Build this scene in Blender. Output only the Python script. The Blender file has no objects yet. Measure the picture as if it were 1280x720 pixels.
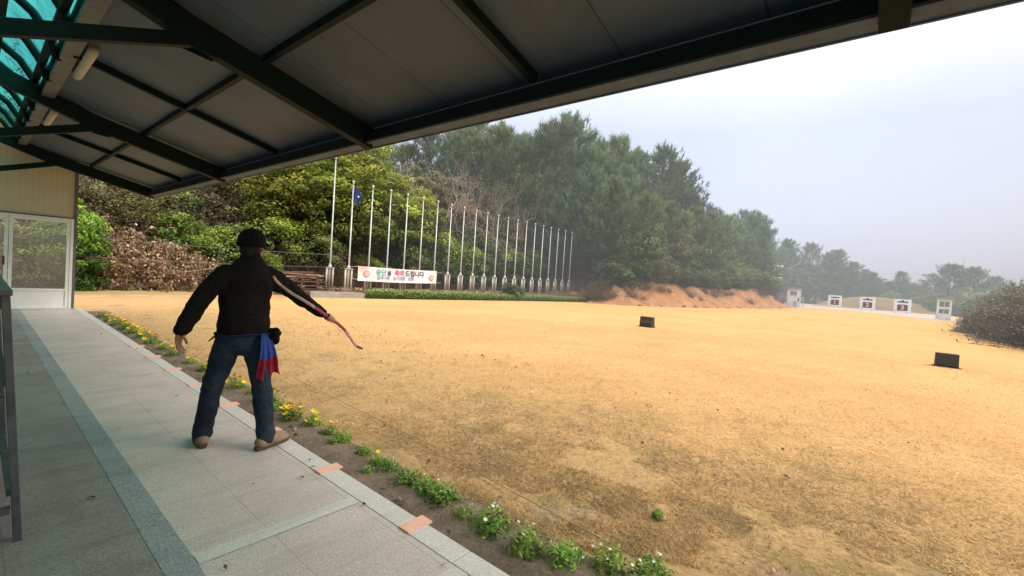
import bpy, bmesh, math, random
import numpy as np
from mathutils import Vector, Matrix, Quaternion
R = math.radians
C = bpy.context.scene.collection
scene = bpy.context.scene
random.seed(7)

# ------------------------------------------------------------------ camera, world, sun
cam_d = bpy.data.cameras.new("camera"); cam = bpy.data.objects.new("camera", cam_d); C.objects.link(cam)
cam.matrix_world = Matrix(((0.63667, -0.02134, -0.77084, 0.0), (-0.76829, 0.06819, -0.63646, 0.0),
                           (0.06615, 0.99744, 0.02702, 1.53), (0, 0, 0, 1)))
cam_d.sensor_width = 36.0; cam_d.lens = 36.0 * 560.0 / 1280.0
cam_d.clip_start = 0.05; cam_d.clip_end = 3000.0
scene.camera = cam
scene.view_settings.view_transform = 'Standard'; scene.view_settings.look = 'None'
scene.view_settings.exposure = 0; scene.view_settings.gamma = 1
scene.cycles.use_denoising = True
scene.cycles.max_bounces = 7; scene.cycles.diffuse_bounces = 4; scene.cycles.transparent_max_bounces = 12
scene.cycles.sample_clamp_indirect = 4.0

SUN_EL, SUN_AZ = 40.0, 306.0          # azimuth measured from +x towards +y
w = bpy.data.worlds.new("World"); scene.world = w; w.use_nodes = True
nt = w.node_tree; nt.nodes.clear()
out = nt.nodes.new("ShaderNodeOutputWorld")
sky = nt.nodes.new("ShaderNodeTexSky"); sky.sky_type = 'NISHITA'; sky.sun_disc = False
sky.sun_elevation = R(SUN_EL); sky.sun_rotation = R(90 - SUN_AZ); sky.dust_density = 6.0; sky.air_density = 1.2
b1 = nt.nodes.new("ShaderNodeBackground"); b1.inputs['Strength'].default_value = 0.05
nt.links.new(sky.outputs[0], b1.inputs[0])
tc = nt.nodes.new("ShaderNodeTexCoord"); sx = nt.nodes.new("ShaderNodeSeparateXYZ")
nt.links.new(tc.outputs['Generated'], sx.inputs[0])
ramp = nt.nodes.new("ShaderNodeValToRGB")          # overcast cloud deck: brighter towards the zenith
e = ramp.color_ramp.elements
e[0].position = 0.0; e[0].color = (0.51, 0.51, 0.58, 1)
e[1].position = 1.0; e[1].color = (1.06, 1.0, 0.90, 1)
x = e.new(0.10); x.color = (0.45, 0.465, 0.575, 1)
x = e.new(0.30); x.color = (0.45, 0.475, 0.59, 1)
x = e.new(0.55); x.color = (0.90, 0.90, 0.90, 1)
nt.links.new(sx.outputs['Z'], ramp.inputs[0])
nz = nt.nodes.new("ShaderNodeTexNoise"); nz.inputs['Scale'].default_value = 1.7; nz.inputs['Detail'].default_value = 5
nz.inputs['Roughness'].default_value = 0.5
nt.links.new(tc.outputs['Generated'], nz.inputs['Vector'])
mr = nt.nodes.new("ShaderNodeMapRange"); mr.inputs[1].default_value = 0.3; mr.inputs[2].default_value = 0.7
mr.inputs[3].default_value = 0.93; mr.inputs[4].default_value = 1.10
nt.links.new(nz.outputs['Fac'], mr.inputs[0])
# a broad brighter patch of thin cloud over the wooded hill
dp = nt.nodes.new("ShaderNodeVectorMath"); dp.operation = 'DOT_PRODUCT'
dp.inputs[1].default_value = Vector((0.80, 0.44, 0.40)).normalized()
nt.links.new(tc.outputs['Generated'], dp.inputs[0])
mr2 = nt.nodes.new("ShaderNodeMapRange"); mr2.inputs[1].default_value = 0.75; mr2.inputs[2].default_value = 1.0
mr2.inputs[3].default_value = 1.0; mr2.inputs[4].default_value = 1.50
nt.links.new(dp.outputs['Value'], mr2.inputs[0])
mu = nt.nodes.new("ShaderNodeMath"); mu.operation = 'MULTIPLY'
nt.links.new(mr.outputs[0], mu.inputs[0]); nt.links.new(mr2.outputs[0], mu.inputs[1])
mz = nt.nodes.new("ShaderNodeMapRange"); mz.inputs[1].default_value = 0.5; mz.inputs[2].default_value = 1.0
mz.inputs[3].default_value = 1.0; mz.inputs[4].default_value = 2.8
nt.links.new(sx.outputs['Z'], mz.inputs[0])
mu2 = nt.nodes.new("ShaderNodeMath"); mu2.operation = 'MULTIPLY'
nt.links.new(mu.outputs[0], mu2.inputs[0]); nt.links.new(mz.outputs[0], mu2.inputs[1])
b2 = nt.nodes.new("ShaderNodeBackground")
nt.links.new(ramp.outputs[0], b2.inputs[0]); nt.links.new(mu2.outputs[0], b2.inputs[1])
ad = nt.nodes.new("ShaderNodeAddShader")
nt.links.new(b1.outputs[0], ad.inputs[0]); nt.links.new(b2.outputs[0], ad.inputs[1]); nt.links.new(ad.outputs[0], out.inputs[0])

sd = bpy.data.lights.new("sun", 'SUN'); so = bpy.data.objects.new("sun", sd); C.objects.link(so)
sd.energy = 2.1; sd.angle = R(38); sd.color = (1.0, 0.93, 0.82)
dvec = Vector((math.cos(R(SUN_EL)) * math.cos(R(SUN_AZ)), math.cos(R(SUN_EL)) * math.sin(R(SUN_AZ)), math.sin(R(SUN_EL))))
so.rotation_euler = dvec.to_track_quat('Z', 'Y').to_euler(); so.location = (0, 0, 60)

# ------------------------------------------------------------------ materials
HAZE_GLOW = (0.47, 0.495, 0.505, 1)  # glow colour the materials blend towards as painted haze
def haze_glow_out(nt, shader, start=15.0, length=150.0):
    """painted distance haze: a pale glow mixed into each material further down the range"""
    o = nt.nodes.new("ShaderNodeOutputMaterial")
    g = nt.nodes.new("ShaderNodeNewGeometry"); ln = nt.nodes.new("ShaderNodeSeparateXYZ")   # painted haze: the glow mixed in grows down the range (+x)
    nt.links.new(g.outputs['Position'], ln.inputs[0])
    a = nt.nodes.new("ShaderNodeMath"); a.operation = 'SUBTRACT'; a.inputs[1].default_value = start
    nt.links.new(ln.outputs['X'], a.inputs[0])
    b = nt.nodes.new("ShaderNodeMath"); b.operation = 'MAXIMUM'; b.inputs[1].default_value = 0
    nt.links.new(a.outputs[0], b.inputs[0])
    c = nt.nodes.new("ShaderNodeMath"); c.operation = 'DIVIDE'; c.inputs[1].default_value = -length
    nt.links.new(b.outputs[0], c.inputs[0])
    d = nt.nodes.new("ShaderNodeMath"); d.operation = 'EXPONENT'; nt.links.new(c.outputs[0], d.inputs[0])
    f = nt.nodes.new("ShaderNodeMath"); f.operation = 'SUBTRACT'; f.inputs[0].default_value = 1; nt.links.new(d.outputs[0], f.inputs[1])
    em = nt.nodes.new("ShaderNodeEmission"); em.inputs[0].default_value = HAZE_GLOW
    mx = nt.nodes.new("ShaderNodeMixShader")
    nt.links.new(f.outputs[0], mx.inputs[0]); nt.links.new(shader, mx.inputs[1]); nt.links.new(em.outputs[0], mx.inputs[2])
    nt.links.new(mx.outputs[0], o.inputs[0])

def newmat(name):
    m = bpy.data.materials.new(name); m.use_nodes = True; m.node_tree.nodes.clear()
    try: m.cycles.emission_sampling = 'NONE'
    except Exception: pass
    return m, m.node_tree

def noise(nt, vec, scale, detail=4, rough=0.6):
    n = nt.nodes.new("ShaderNodeTexNoise"); n.inputs['Scale'].default_value = scale
    n.inputs['Detail'].default_value = detail; n.inputs['Roughness'].default_value = rough
    nt.links.new(vec, n.inputs['Vector']); return n.outputs['Fac']

def mixc(nt, fac, a, b):
    m = nt.nodes.new("ShaderNodeMix"); m.data_type = 'RGBA'
    for sock, v in ((m.inputs[0], fac), (m.inputs[6], a), (m.inputs[7], b)):
        if hasattr(v, 'links') or hasattr(v, 'is_linked'): nt.links.new(v, sock)
        elif isinstance(v, (int, float)): sock.default_value = v
        else: sock.default_value = (*v, 1) if len(v) == 3 else v
    return m.outputs[2]

def rng_map(nt, v, a, b, c=0.0, d=1.0):
    m = nt.nodes.new("ShaderNodeMapRange"); m.interpolation_type = 'SMOOTHSTEP'
    for i, k in enumerate((a, b, c, d)): m.inputs[i + 1].default_value = k
    nt.links.new(v, m.inputs[0]); return m.outputs[0]

def math_n(nt, op, a, b=None):
    m = nt.nodes.new("ShaderNodeMath"); m.operation = op
    for i, v in enumerate((a, b)):
        if v is None: continue
        if isinstance(v, (int, float)): m.inputs[i].default_value = v
        else: nt.links.new(v, m.inputs[i])
    return m.outputs[0]

def mat(name, c1, c2=None, scale=6.0, rough=0.7, bump=0.0, bscale=None, metal=0.0, haze=True, spec=0.3, world=False, hlen=None, detail=5, sheen=0.0):
    m, nt = newmat(name)
    p = nt.nodes.new("ShaderNodeBsdfPrincipled")
    p.inputs['Roughness'].default_value = rough; p.inputs['Metallic'].default_value = metal
    p.inputs['Specular IOR Level'].default_value = spec
    if sheen: p.inputs['Sheen Weight'].default_value = sheen
    if world: vec = nt.nodes.new("ShaderNodeNewGeometry").outputs['Position']
    else: vec = nt.nodes.new("ShaderNodeTexCoord").outputs['Object']
    if c2 is None: c2 = tuple(k * 0.75 for k in c1)
    f = rng_map(nt, noise(nt, vec, scale, detail), 0.3, 0.7)
    nt.links.new(mixc(nt, f, c1, c2), p.inputs['Base Color'])
    if bump:
        bn = nt.nodes.new("ShaderNodeBump"); bn.inputs['Strength'].default_value = bump; bn.inputs['Distance'].default_value = 0.02
        nt.links.new(noise(nt, vec, bscale or scale * 4, 6), bn.inputs['Height']); nt.links.new(bn.outputs[0], p.inputs['Normal'])
    if haze: haze_glow_out(nt, p.outputs[0], 15.0, hlen or 150.0)
    else:
        o = nt.nodes.new("ShaderNodeOutputMaterial"); nt.links.new(p.outputs[0], o.inputs[0])
    return m

def leafmat(name, dark, mid, light, trans=0.3, hue=0.02, val=0.25, rough=0.6, bright=1.0):
    """leaves: the mesh attribute 'tint' runs dark to light, painting shade inside and below, light outside and on top"""
    m, nt = newmat(name)
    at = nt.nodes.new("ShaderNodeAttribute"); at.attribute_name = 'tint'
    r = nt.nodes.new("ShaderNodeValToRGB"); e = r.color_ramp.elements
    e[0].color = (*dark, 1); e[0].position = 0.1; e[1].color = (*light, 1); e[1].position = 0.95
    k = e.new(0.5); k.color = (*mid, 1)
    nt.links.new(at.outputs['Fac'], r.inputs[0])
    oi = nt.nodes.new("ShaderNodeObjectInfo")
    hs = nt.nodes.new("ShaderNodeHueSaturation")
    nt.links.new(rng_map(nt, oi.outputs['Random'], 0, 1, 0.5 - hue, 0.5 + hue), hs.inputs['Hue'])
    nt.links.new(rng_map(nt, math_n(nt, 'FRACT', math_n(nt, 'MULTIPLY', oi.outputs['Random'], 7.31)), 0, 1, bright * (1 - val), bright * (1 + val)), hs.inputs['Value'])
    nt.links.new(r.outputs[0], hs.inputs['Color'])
    p = nt.nodes.new("ShaderNodeBsdfPrincipled"); p.inputs['Roughness'].default_value = rough; p.inputs['Specular IOR Level'].default_value = 0.25
    nt.links.new(hs.outputs[0], p.inputs['Base Color'])
    t = nt.nodes.new("ShaderNodeBsdfTranslucent"); nt.links.new(hs.outputs[0], t.inputs[0])
    mx = nt.nodes.new("ShaderNodeMixShader"); mx.inputs[0].default_value = trans
    nt.links.new(p.outputs[0], mx.inputs[1]); nt.links.new(t.outputs[0], mx.inputs[2])
    haze_glow_out(nt, mx.outputs[0])
    return m

M = {}
M['bark'] = mat('bark', (0.09, 0.07, 0.055), (0.045, 0.035, 0.03), 9, 0.9, 0.6)
M['bare_bark'] = mat('bare bark', (0.42, 0.36, 0.33), (0.27, 0.22, 0.20), 6, 0.9)
M['twig'] = mat('dry twig', (0.16, 0.10, 0.075), (0.09, 0.06, 0.05), 4, 0.9)
M['palewood'] = mat('pale cut wood', (0.38, 0.25, 0.15), (0.22, 0.13, 0.08), 5, 0.85)
M['pine'] = leafmat('pine needles', (0.022, 0.038, 0.020), (0.105, 0.16, 0.068), (0.26, 0.33, 0.14), 0.25, 0.02, 0.22)
M['pine_b'] = leafmat('blue pine needles', (0.022, 0.04, 0.027), (0.092, 0.148, 0.082), (0.22, 0.295, 0.155), 0.25, 0.02, 0.2)
M['yellowgreen'] = leafmat('yellow green leaves', (0.035, 0.05, 0.010), (0.20, 0.265, 0.035), (0.50, 0.57, 0.085), 0.35, 0.025, 0.2)
M['bright'] = leafmat('bright green leaves', (0.03, 0.06, 0.012), (0.16, 0.28, 0.035), (0.44, 0.56, 0.08), 0.35, 0.02, 0.15)
M['green'] = leafmat('evergreen leaves', (0.02, 0.034, 0.012), (0.115, 0.165, 0.04), (0.30, 0.36, 0.10), 0.3, 0.03, 0.25)
M['dull'] = leafmat('dull olive leaves', (0.036, 0.038, 0.018), (0.13, 0.135, 0.056), (0.29, 0.28, 0.125), 0.25, 0.03, 0.25)
M['brown'] = leafmat('dry brown leaves', (0.045, 0.026, 0.016), (0.19, 0.11, 0.066), (0.42, 0.28, 0.18), 0.2, 0.015, 0.25)
M['tanleaf'] = leafmat('dead tan leaves', (0.09, 0.055, 0.03), (0.33, 0.215, 0.12), (0.72, 0.56, 0.38), 0.15, 0.015, 0.15)
M['greybrush'] = leafmat('grey brown brush', (0.046, 0.043, 0.028), (0.14, 0.128, 0.078), (0.26, 0.235, 0.145), 0.15, 0.03, 0.2)
M['bedgreen'] = leafmat('flower leaves', (0.05, 0.10, 0.014), (0.20, 0.35, 0.05), (0.40, 0.56, 0.12), 0.3, 0.015, 0.15)
M['cover'] = leafmat('ground cover leaves', (0.05, 0.09, 0.02), (0.20, 0.30, 0.075), (0.40, 0.50, 0.17), 0.3, 0.01, 0.1)
M['grass'] = leafmat('dry turf blades', (0.22, 0.155, 0.065), (0.54, 0.345, 0.145), (0.80, 0.55, 0.26), 0.25, 0.0, 0.0)
M['petal_y'] = mat('yellow petal', (0.85, 0.62, 0.02), (0.75, 0.45, 0.01), 20, 0.6)
M['petal_w'] = mat('white petal', (0.85, 0.86, 0.80), (0.75, 0.78, 0.62), 20, 0.6)
M['steel_green'] = mat('dark green painted steel', (0.004, 0.0155, 0.0145), (0.003, 0.011, 0.0105), 3, 0.6, 0.0, haze=False, spec=0.12)
M['eave'] = mat('grey eave metal', (0.105, 0.150, 0.225), (0.07, 0.10, 0.15), 2.5, 0.6, haze=False, spec=0.12)
M['cream'] = None
M['white_alu'] = mat('white aluminium', (0.88, 0.87, 0.85), (0.80, 0.79, 0.77), 3, 0.4, haze=False)
M['dark_trim'] = mat('grey trim', (0.16, 0.16, 0.16), (0.11, 0.11, 0.11), 3, 0.5, haze=False)
M['grey_steel'] = mat('worn grey steel', (0.13, 0.145, 0.15), (0.08, 0.09, 0.095), 8, 0.4, metal=0.5, haze=False)
M['table_top'] = mat('grey table top', (0.17, 0.13, 0.11), (0.12, 0.095, 0.08), 5, 0.5, haze=False)
M['pole'] = mat('stainless pole', (0.62, 0.62, 0.60), (0.48, 0.48, 0.46), 2, 0.35, metal=0.35)
M['postpipe'] = mat('pole stand pipe', (0.58, 0.53, 0.47), (0.44, 0.40, 0.35), 3, 0.45, metal=0.2)
M['white'] = mat('white painted board', (0.90, 0.89, 0.88), (0.72, 0.71, 0.70), 2, 0.6, hlen=330.0)
M['hutwhite'] = mat('white hut panel', (0.88, 0.88, 0.88), (0.63, 0.64, 0.66), 1.5, 0.6, hlen=330.0)
M['hutgrey'] = mat('grey hut panel', (0.42, 0.46, 0.49), (0.34, 0.38, 0.41), 1.5, 0.6)
M['hutglass'] = mat('dark hut glass', (0.13, 0.14, 0.15), (0.20, 0.21, 0.22), 2, 0.15, spec=0.6)
M['targetred'] = mat('dark maroon target square', (0.17, 0.045, 0.05), (0.12, 0.035, 0.04), 3, 0.7, hlen=330.0)
M['black'] = mat('black paint', (0.025, 0.025, 0.028), (0.018, 0.018, 0.02), 5, 0.6, hlen=330.0)
M['boxblack'] = mat('black speaker box', (0.045, 0.043, 0.04), (0.03, 0.03, 0.03), 9, 0.6)
M['greymark'] = mat('faded grey marking', (0.19, 0.18, 0.18), (0.12, 0.12, 0.12), 12, 0.8)
M['concrete'] = mat('grey concrete', (0.40, 0.38, 0.35), (0.29, 0.275, 0.25), 3, 0.9, 0.3, 25)
M['apron'] = mat('pale gravel apron', (0.56, 0.46, 0.39), (0.46, 0.37, 0.31), 0.6, 0.95, world=True)
M['path'] = mat('tan dirt path', (0.50, 0.31, 0.16), (0.38, 0.23, 0.12), 1.3, 0.95, 0.4, 20, world=True)
M['verge'] = mat('pale green verge', (0.27, 0.24, 0.08), (0.36, 0.25, 0.10), 1.8, 0.95, 0.6, 30, world=True)
M['mound'] = mat('dry grass mound', (0.36, 0.24, 0.11), (0.27, 0.19, 0.09), 0.5, 0.95, world=True)
M['rock'] = mat('grey rock', (0.16, 0.155, 0.15), (0.075, 0.072, 0.07), 2.5, 0.9, 0.8, 8)
M['litter'] = mat('leaf litter', (0.20, 0.125, 0.07), (0.09, 0.06, 0.035), 3.5, 0.95, 0.8, 14, world=True)
M['tile'] = mat('salmon tile', (0.84, 0.46, 0.34), (0.78, 0.40, 0.29), 14, 0.6, 0.1, haze=False)
M['tilemark'] = mat('pale tile marking', (0.74, 0.42, 0.28), (0.70, 0.38, 0.25), 14, 0.6, haze=False)
M['cord'] = mat('grey cord', (0.36, 0.28, 0.18), (0.26, 0.20, 0.13), 8, 0.9, haze=False)
M['wire'] = mat('dull wire', (0.22, 0.20, 0.18), None, 4, 0.6)
M['lamp_tube'] = mat('pale lamp tube', (0.62, 0.56, 0.42), (0.52, 0.47, 0.35), 6, 0.5, haze=False)
M['flag_blue'] = mat('blue flag cloth', (0.018, 0.04, 0.22), (0.012, 0.025, 0.15), 5, 0.8)
M['plank'] = mat('brown plank', (0.20, 0.11, 0.075), (0.11, 0.06, 0.045), 6, 0.9, 0.4, 20)
M['plank_pale'] = mat('pale plank', (0.50, 0.38, 0.25), (0.36, 0.26, 0.17), 6, 0.9)
M['skin'] = mat('skin', (0.36, 0.20, 0.135), (0.29, 0.155, 0.105), 14, 0.55, haze=False)
M['fleece'] = mat('black fleece', (0.015, 0.0125, 0.012), (0.009, 0.0078, 0.0075), 40, 0.95, 0.9, 60, haze=False, spec=0.12)
M['cap'] = mat('black cap cloth', (0.006, 0.0065, 0.007), (0.004, 0.004, 0.0045), 30, 0.85, 0.3, 120, haze=False, spec=0.15)
M['hair'] = mat('black hair', (0.008, 0.007, 0.006), (0.005, 0.004, 0.004), 60, 0.6, 0.4, 150, haze=False)
M['denim'] = mat('dark denim', (0.012, 0.018, 0.030), (0.030, 0.044, 0.068), 4, 0.85, 0.5, 18, haze=False, spec=0.15)
M['shoe'] = mat('tan suede', (0.34, 0.235, 0.145), (0.20, 0.135, 0.08), 12, 0.85, 0.4, 50, haze=False)
M['sole'] = mat('brown sole', (0.10, 0.07, 0.045), (0.06, 0.045, 0.03), 10, 0.8, haze=False)
M['sash_blue'] = mat('blue sash cloth', (0.012, 0.035, 0.20), (0.018, 0.06, 0.30), 9, 0.75, 0.2, 60, haze=False)
M['sash_dark'] = mat('dark blue waist band', (0.008, 0.014, 0.07), (0.006, 0.010, 0.05), 9, 0.8, haze=False)
M['sash_red'] = mat('crimson sash cloth', (0.24, 0.006, 0.025), (0.17, 0.004, 0.018), 9, 0.75, 0.2, 60, haze=False)
M['bow_beige'] = mat('beige bow limb', (0.30, 0.25, 0.19), (0.21, 0.18, 0.14), 14, 0.45, haze=False)
M['bow_red'] = mat('crimson bow wrap', (0.30, 0.03, 0.055), (0.20, 0.02, 0.04), 10, 0.5, haze=False)
M['bow_pink'] = mat('pink bow wrap', (0.52, 0.27, 0.26), (0.42, 0.18, 0.18), 10, 0.5, haze=False)
M['bow_dark'] = mat('dark bow tip', (0.08, 0.05, 0.04), (0.05, 0.03, 0.025), 10, 0.5, haze=False)
M['eye'] = mat('eye', (0.5, 0.48, 0.45), None, 5, 0.3, haze=False)
M['lip'] = mat('lips', (0.24, 0.09, 0.07), None, 5, 0.5, haze=False)
M['txt_green'] = mat('green print', (0.06, 0.42, 0.26), (0.10, 0.36, 0.34), 3, 0.8)
M['txt_grey'] = mat('dark grey print', (0.09, 0.085, 0.095), None, 3, 0.8)
M['txt_pink'] = mat('pink print', (0.68, 0.05, 0.16), (0.62, 0.10, 0.20), 3, 0.8)
M['txt_blue'] = mat('blue grey print', (0.14, 0.25, 0.38), (0.22, 0.32, 0.42), 3, 0.8)
M['emblem'] = mat('red emblem print', (0.55, 0.12, 0.12), (0.42, 0.14, 0.10), 6, 0.8)
M['emblem_pale'] = mat('pink emblem print', (0.80, 0.45, 0.42), (0.80, 0.55, 0.50), 6, 0.8, hlen=330.0)
M['lampwhite'] = mat('floodlight casing', (0.70, 0.72, 0.74), None, 3, 0.5, hlen=330.0)
M['fruit'] = mat('yellow fruit', (0.75, 0.45, 0.03), None, 8, 0.5)
M['gate_red'] = mat('dark red handle', (0.16, 0.03, 0.03), None, 8, 0.5, haze=False)

def cream_panel():
    m, nt = newmat('cream ribbed wall panel')
    g = nt.nodes.new("ShaderNodeNewGeometry"); s = nt.nodes.new("ShaderNodeSeparateXYZ"); nt.links.new(g.outputs['Position'], s.inputs[0])
    p = nt.nodes.new("ShaderNodeBsdfPrincipled"); p.inputs['Roughness'].default_value = 0.5
    ad = math_n(nt, 'ADD', s.outputs['X'], s.outputs['Y'])
    fr = math_n(nt, 'FRACT', math_n(nt, 'MULTIPLY', ad, 10.0))
    ln = math_n(nt, 'LESS_THAN', fr, 0.10)
    f = noise(nt, g.outputs['Position'], 2.0, 5)
    c = mixc(nt, f, (0.62, 0.53, 0.37), (0.53, 0.45, 0.315))
    nt.links.new(mixc(nt, math_n(nt, 'MULTIPLY', ln, 0.22), c, (0.2, 0.17, 0.12)), p.inputs['Base Color'])
    o = nt.nodes.new("ShaderNodeOutputMaterial"); nt.links.new(p.outputs[0], o.inputs[0]); return m
M['cream'] = cream_panel()

def roof_panel_mat():
    m, nt = newmat('grey ceiling sheet')
    g = nt.nodes.new("ShaderNodeNewGeometry"); s = nt.nodes.new("ShaderNodeSeparateXYZ"); nt.links.new(g.outputs['Position'], s.inputs[0])
    p = nt.nodes.new("ShaderNodeBsdfPrincipled"); p.inputs['Roughness'].default_value = 0.6
    fr = math_n(nt, 'FRACT', math_n(nt, 'ADD', math_n(nt, 'MULTIPLY', s.outputs['Y'], 1.03), 0.33))
    ln = math_n(nt, 'LESS_THAN', fr, 0.014)
    a = rng_map(nt, noise(nt, g.outputs['Position'], 0.9, 6), 0.3, 0.7)
    c = mixc(nt, a, (0.064, 0.096, 0.145), (0.090, 0.128, 0.180))
    sp = rng_map(nt, noise(nt, g.outputs['Position'], 9.0, 3), 0.70, 0.76)
    c = mixc(nt, math_n(nt, 'MULTIPLY', sp, 0.5), c, (0.04, 0.05, 0.06))
    mp = nt.nodes.new("ShaderNodeMapping"); mp.inputs['Scale'].default_value = (0.6, 9, 1); nt.links.new(g.outputs['Position'], mp.inputs[0])
    st = rng_map(nt, noise(nt, mp.outputs[0], 1.0, 5), 0.55, 0.75)
    c = mixc(nt, math_n(nt, 'MULTIPLY', st, 0.45), c, (0.05, 0.06, 0.075))
    nt.links.new(mixc(nt, math_n(nt, 'MULTIPLY', ln, 0.8), c, (0.02, 0.02, 0.02)), p.inputs['Base Color'])
    o = nt.nodes.new("ShaderNodeOutputMaterial"); nt.links.new(p.outputs[0], o.inputs[0]); return m
M['ceiling'] = roof_panel_mat()

def skylight_mat():
    m, nt = newmat('turquoise corrugated skylight sheet')
    g = nt.nodes.new("ShaderNodeNewGeometry")
    tr = nt.nodes.new("ShaderNodeBsdfTransparent"); tl = nt.nodes.new("ShaderNodeBsdfTranslucent")
    d = rng_map(nt, noise(nt, g.outputs['Position'], 2.2, 6), 0.42, 0.72)
    nt.links.new(mixc(nt, d, (0.12, 0.95, 0.80), (0.04, 0.42, 0.35)), tr.inputs[0])
    nt.links.new(mixc(nt, d, (0.06, 0.20, 0.17), (0.05, 0.10, 0.085)), tl.inputs[0])
    mx = nt.nodes.new("ShaderNodeMixShader"); mx.inputs[0].default_value = 0.22
    nt.links.new(tr.outputs[0], mx.inputs[1]); nt.links.new(tl.outputs[0], mx.inputs[2])
    o = nt.nodes.new("ShaderNodeOutputMaterial"); nt.links.new(mx.outputs[0], o.inputs[0]); return m
M['skylight'] = skylight_mat()

def glass_mat():
    m, nt = newmat('dusty window glass')
    tr = nt.nodes.new("ShaderNodeBsdfTransparent"); tr.inputs[0].default_value = (0.90, 0.93, 0.91, 1)
    gl = nt.nodes.new("ShaderNodeBsdfGlossy"); gl.inputs['Roughness'].default_value = 0.03
    df = nt.nodes.new("ShaderNodeBsdfTranslucent"); df.inputs[0].default_value = (0.6, 0.6, 0.58, 1)
    fr = nt.nodes.new("ShaderNodeFresnel"); fr.inputs[0].default_value = 1.45
    mx = nt.nodes.new("ShaderNodeMixShader"); nt.links.new(fr.outputs[0], mx.inputs[0])
    nt.links.new(tr.outputs[0], mx.inputs[1]); nt.links.new(gl.outputs[0], mx.inputs[2])
    m2 = nt.nodes.new("ShaderNodeMixShader"); m2.inputs[0].default_value = 0.22
    nt.links.new(mx.outputs[0], m2.inputs[1]); nt.links.new(df.outputs[0], m2.inputs[2])
    o = nt.nodes.new("ShaderNodeOutputMaterial"); nt.links.new(m2.outputs[0], o.inputs[0]); return m
M['glass'] = glass_mat()

def granite(name, a, b, speck, joints=True, dark=0.0):
    m, nt = newmat(name)
    g = nt.nodes.new("ShaderNodeNewGeometry"); s = nt.nodes.new("ShaderNodeSeparateXYZ"); nt.links.new(g.outputs['Position'], s.inputs[0])
    P = g.outputs['Position']
    p = nt.nodes.new("ShaderNodeBsdfPrincipled")
    c = mixc(nt, rng_map(nt, noise(nt, P, 1.1, 5), 0.3, 0.7), a, b)
    sp = rng_map(nt, noise(nt, P, 120, 2, 0.8), 0.40, 0.62)
    c = mixc(nt, math_n(nt, 'MULTIPLY', sp, 0.75), c, speck)
    sp2 = rng_map(nt, noise(nt, P, 60, 2, 0.7), 0.58, 0.7)
    c = mixc(nt, math_n(nt, 'MULTIPLY', sp2, 0.35), c, tuple(min(1, k * 1.7) for k in a))
    mpg = nt.nodes.new('ShaderNodeMapping'); mpg.inputs['Scale'].default_value = (0.5, 3.2, 1); nt.links.new(P, mpg.inputs[0])
    st = rng_map(nt, noise(nt, mpg.outputs[0], 1.6, 7, 0.72), 0.48, 0.70)
    c = mixc(nt, math_n(nt, 'MULTIPLY', st, 0.45), c, tuple(k * 0.5 for k in b))
    if joints:
        def jl(sock, period, off, wd):
            fr = math_n(nt, 'FRACT', math_n(nt, 'DIVIDE', math_n(nt, 'SUBTRACT', sock, off), period))
            return math_n(nt, 'LESS_THAN', fr, wd / period)
        j = math_n(nt, 'MAXIMUM', jl(s.outputs['Y'], 0.99, 0.63, 0.005), jl(s.outputs['X'], 0.49, 0.62, 0.005))
        c = mixc(nt, math_n(nt, 'MULTIPLY', j, 0.34), c, (0.05, 0.05, 0.045))
        dt = rng_map(nt, noise(nt, P, 0.8, 7, 0.75), 0.52, 0.66)
        c = mixc(nt, math_n(nt, 'MULTIPLY', dt, 0.30), c, tuple(k * 0.4 for k in b))
        sm = rng_map(nt, noise(nt, P, 11, 3, 0.6), 0.70, 0.74)
        c = mixc(nt, math_n(nt, 'MULTIPLY', sm, 0.35), c, tuple(k * 0.3 for k in b))
    nt.links.new(c, p.inputs['Base Color'])
    nt.links.new(rng_map(nt, noise(nt, P, 2.3, 5), 0.35, 0.7, 0.38, 0.72), p.inputs['Roughness'])
    bn = nt.nodes.new("ShaderNodeBump"); bn.inputs['Strength'].default_value = 0.25; bn.inputs['Distance'].default_value = 0.004
    nt.links.new(noise(nt, P, 70, 4), bn.inputs['Height']); nt.links.new(bn.outputs[0], p.inputs['Normal'])
    o = nt.nodes.new("ShaderNodeOutputMaterial"); nt.links.new(p.outputs[0], o.inputs[0]); return m
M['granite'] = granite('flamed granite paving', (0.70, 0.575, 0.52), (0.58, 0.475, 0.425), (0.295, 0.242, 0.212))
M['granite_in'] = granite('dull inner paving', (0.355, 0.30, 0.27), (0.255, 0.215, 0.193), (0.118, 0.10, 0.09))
M['granite_strip'] = granite('dark granite strip', (0.40, 0.40, 0.40), (0.29, 0.29, 0.29), (0.085, 0.09, 0.095), False)
M['granite_light'] = granite('light granite border', (0.68, 0.63, 0.57), (0.58, 0.54, 0.49), (0.40, 0.37, 0.33), False)

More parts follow.
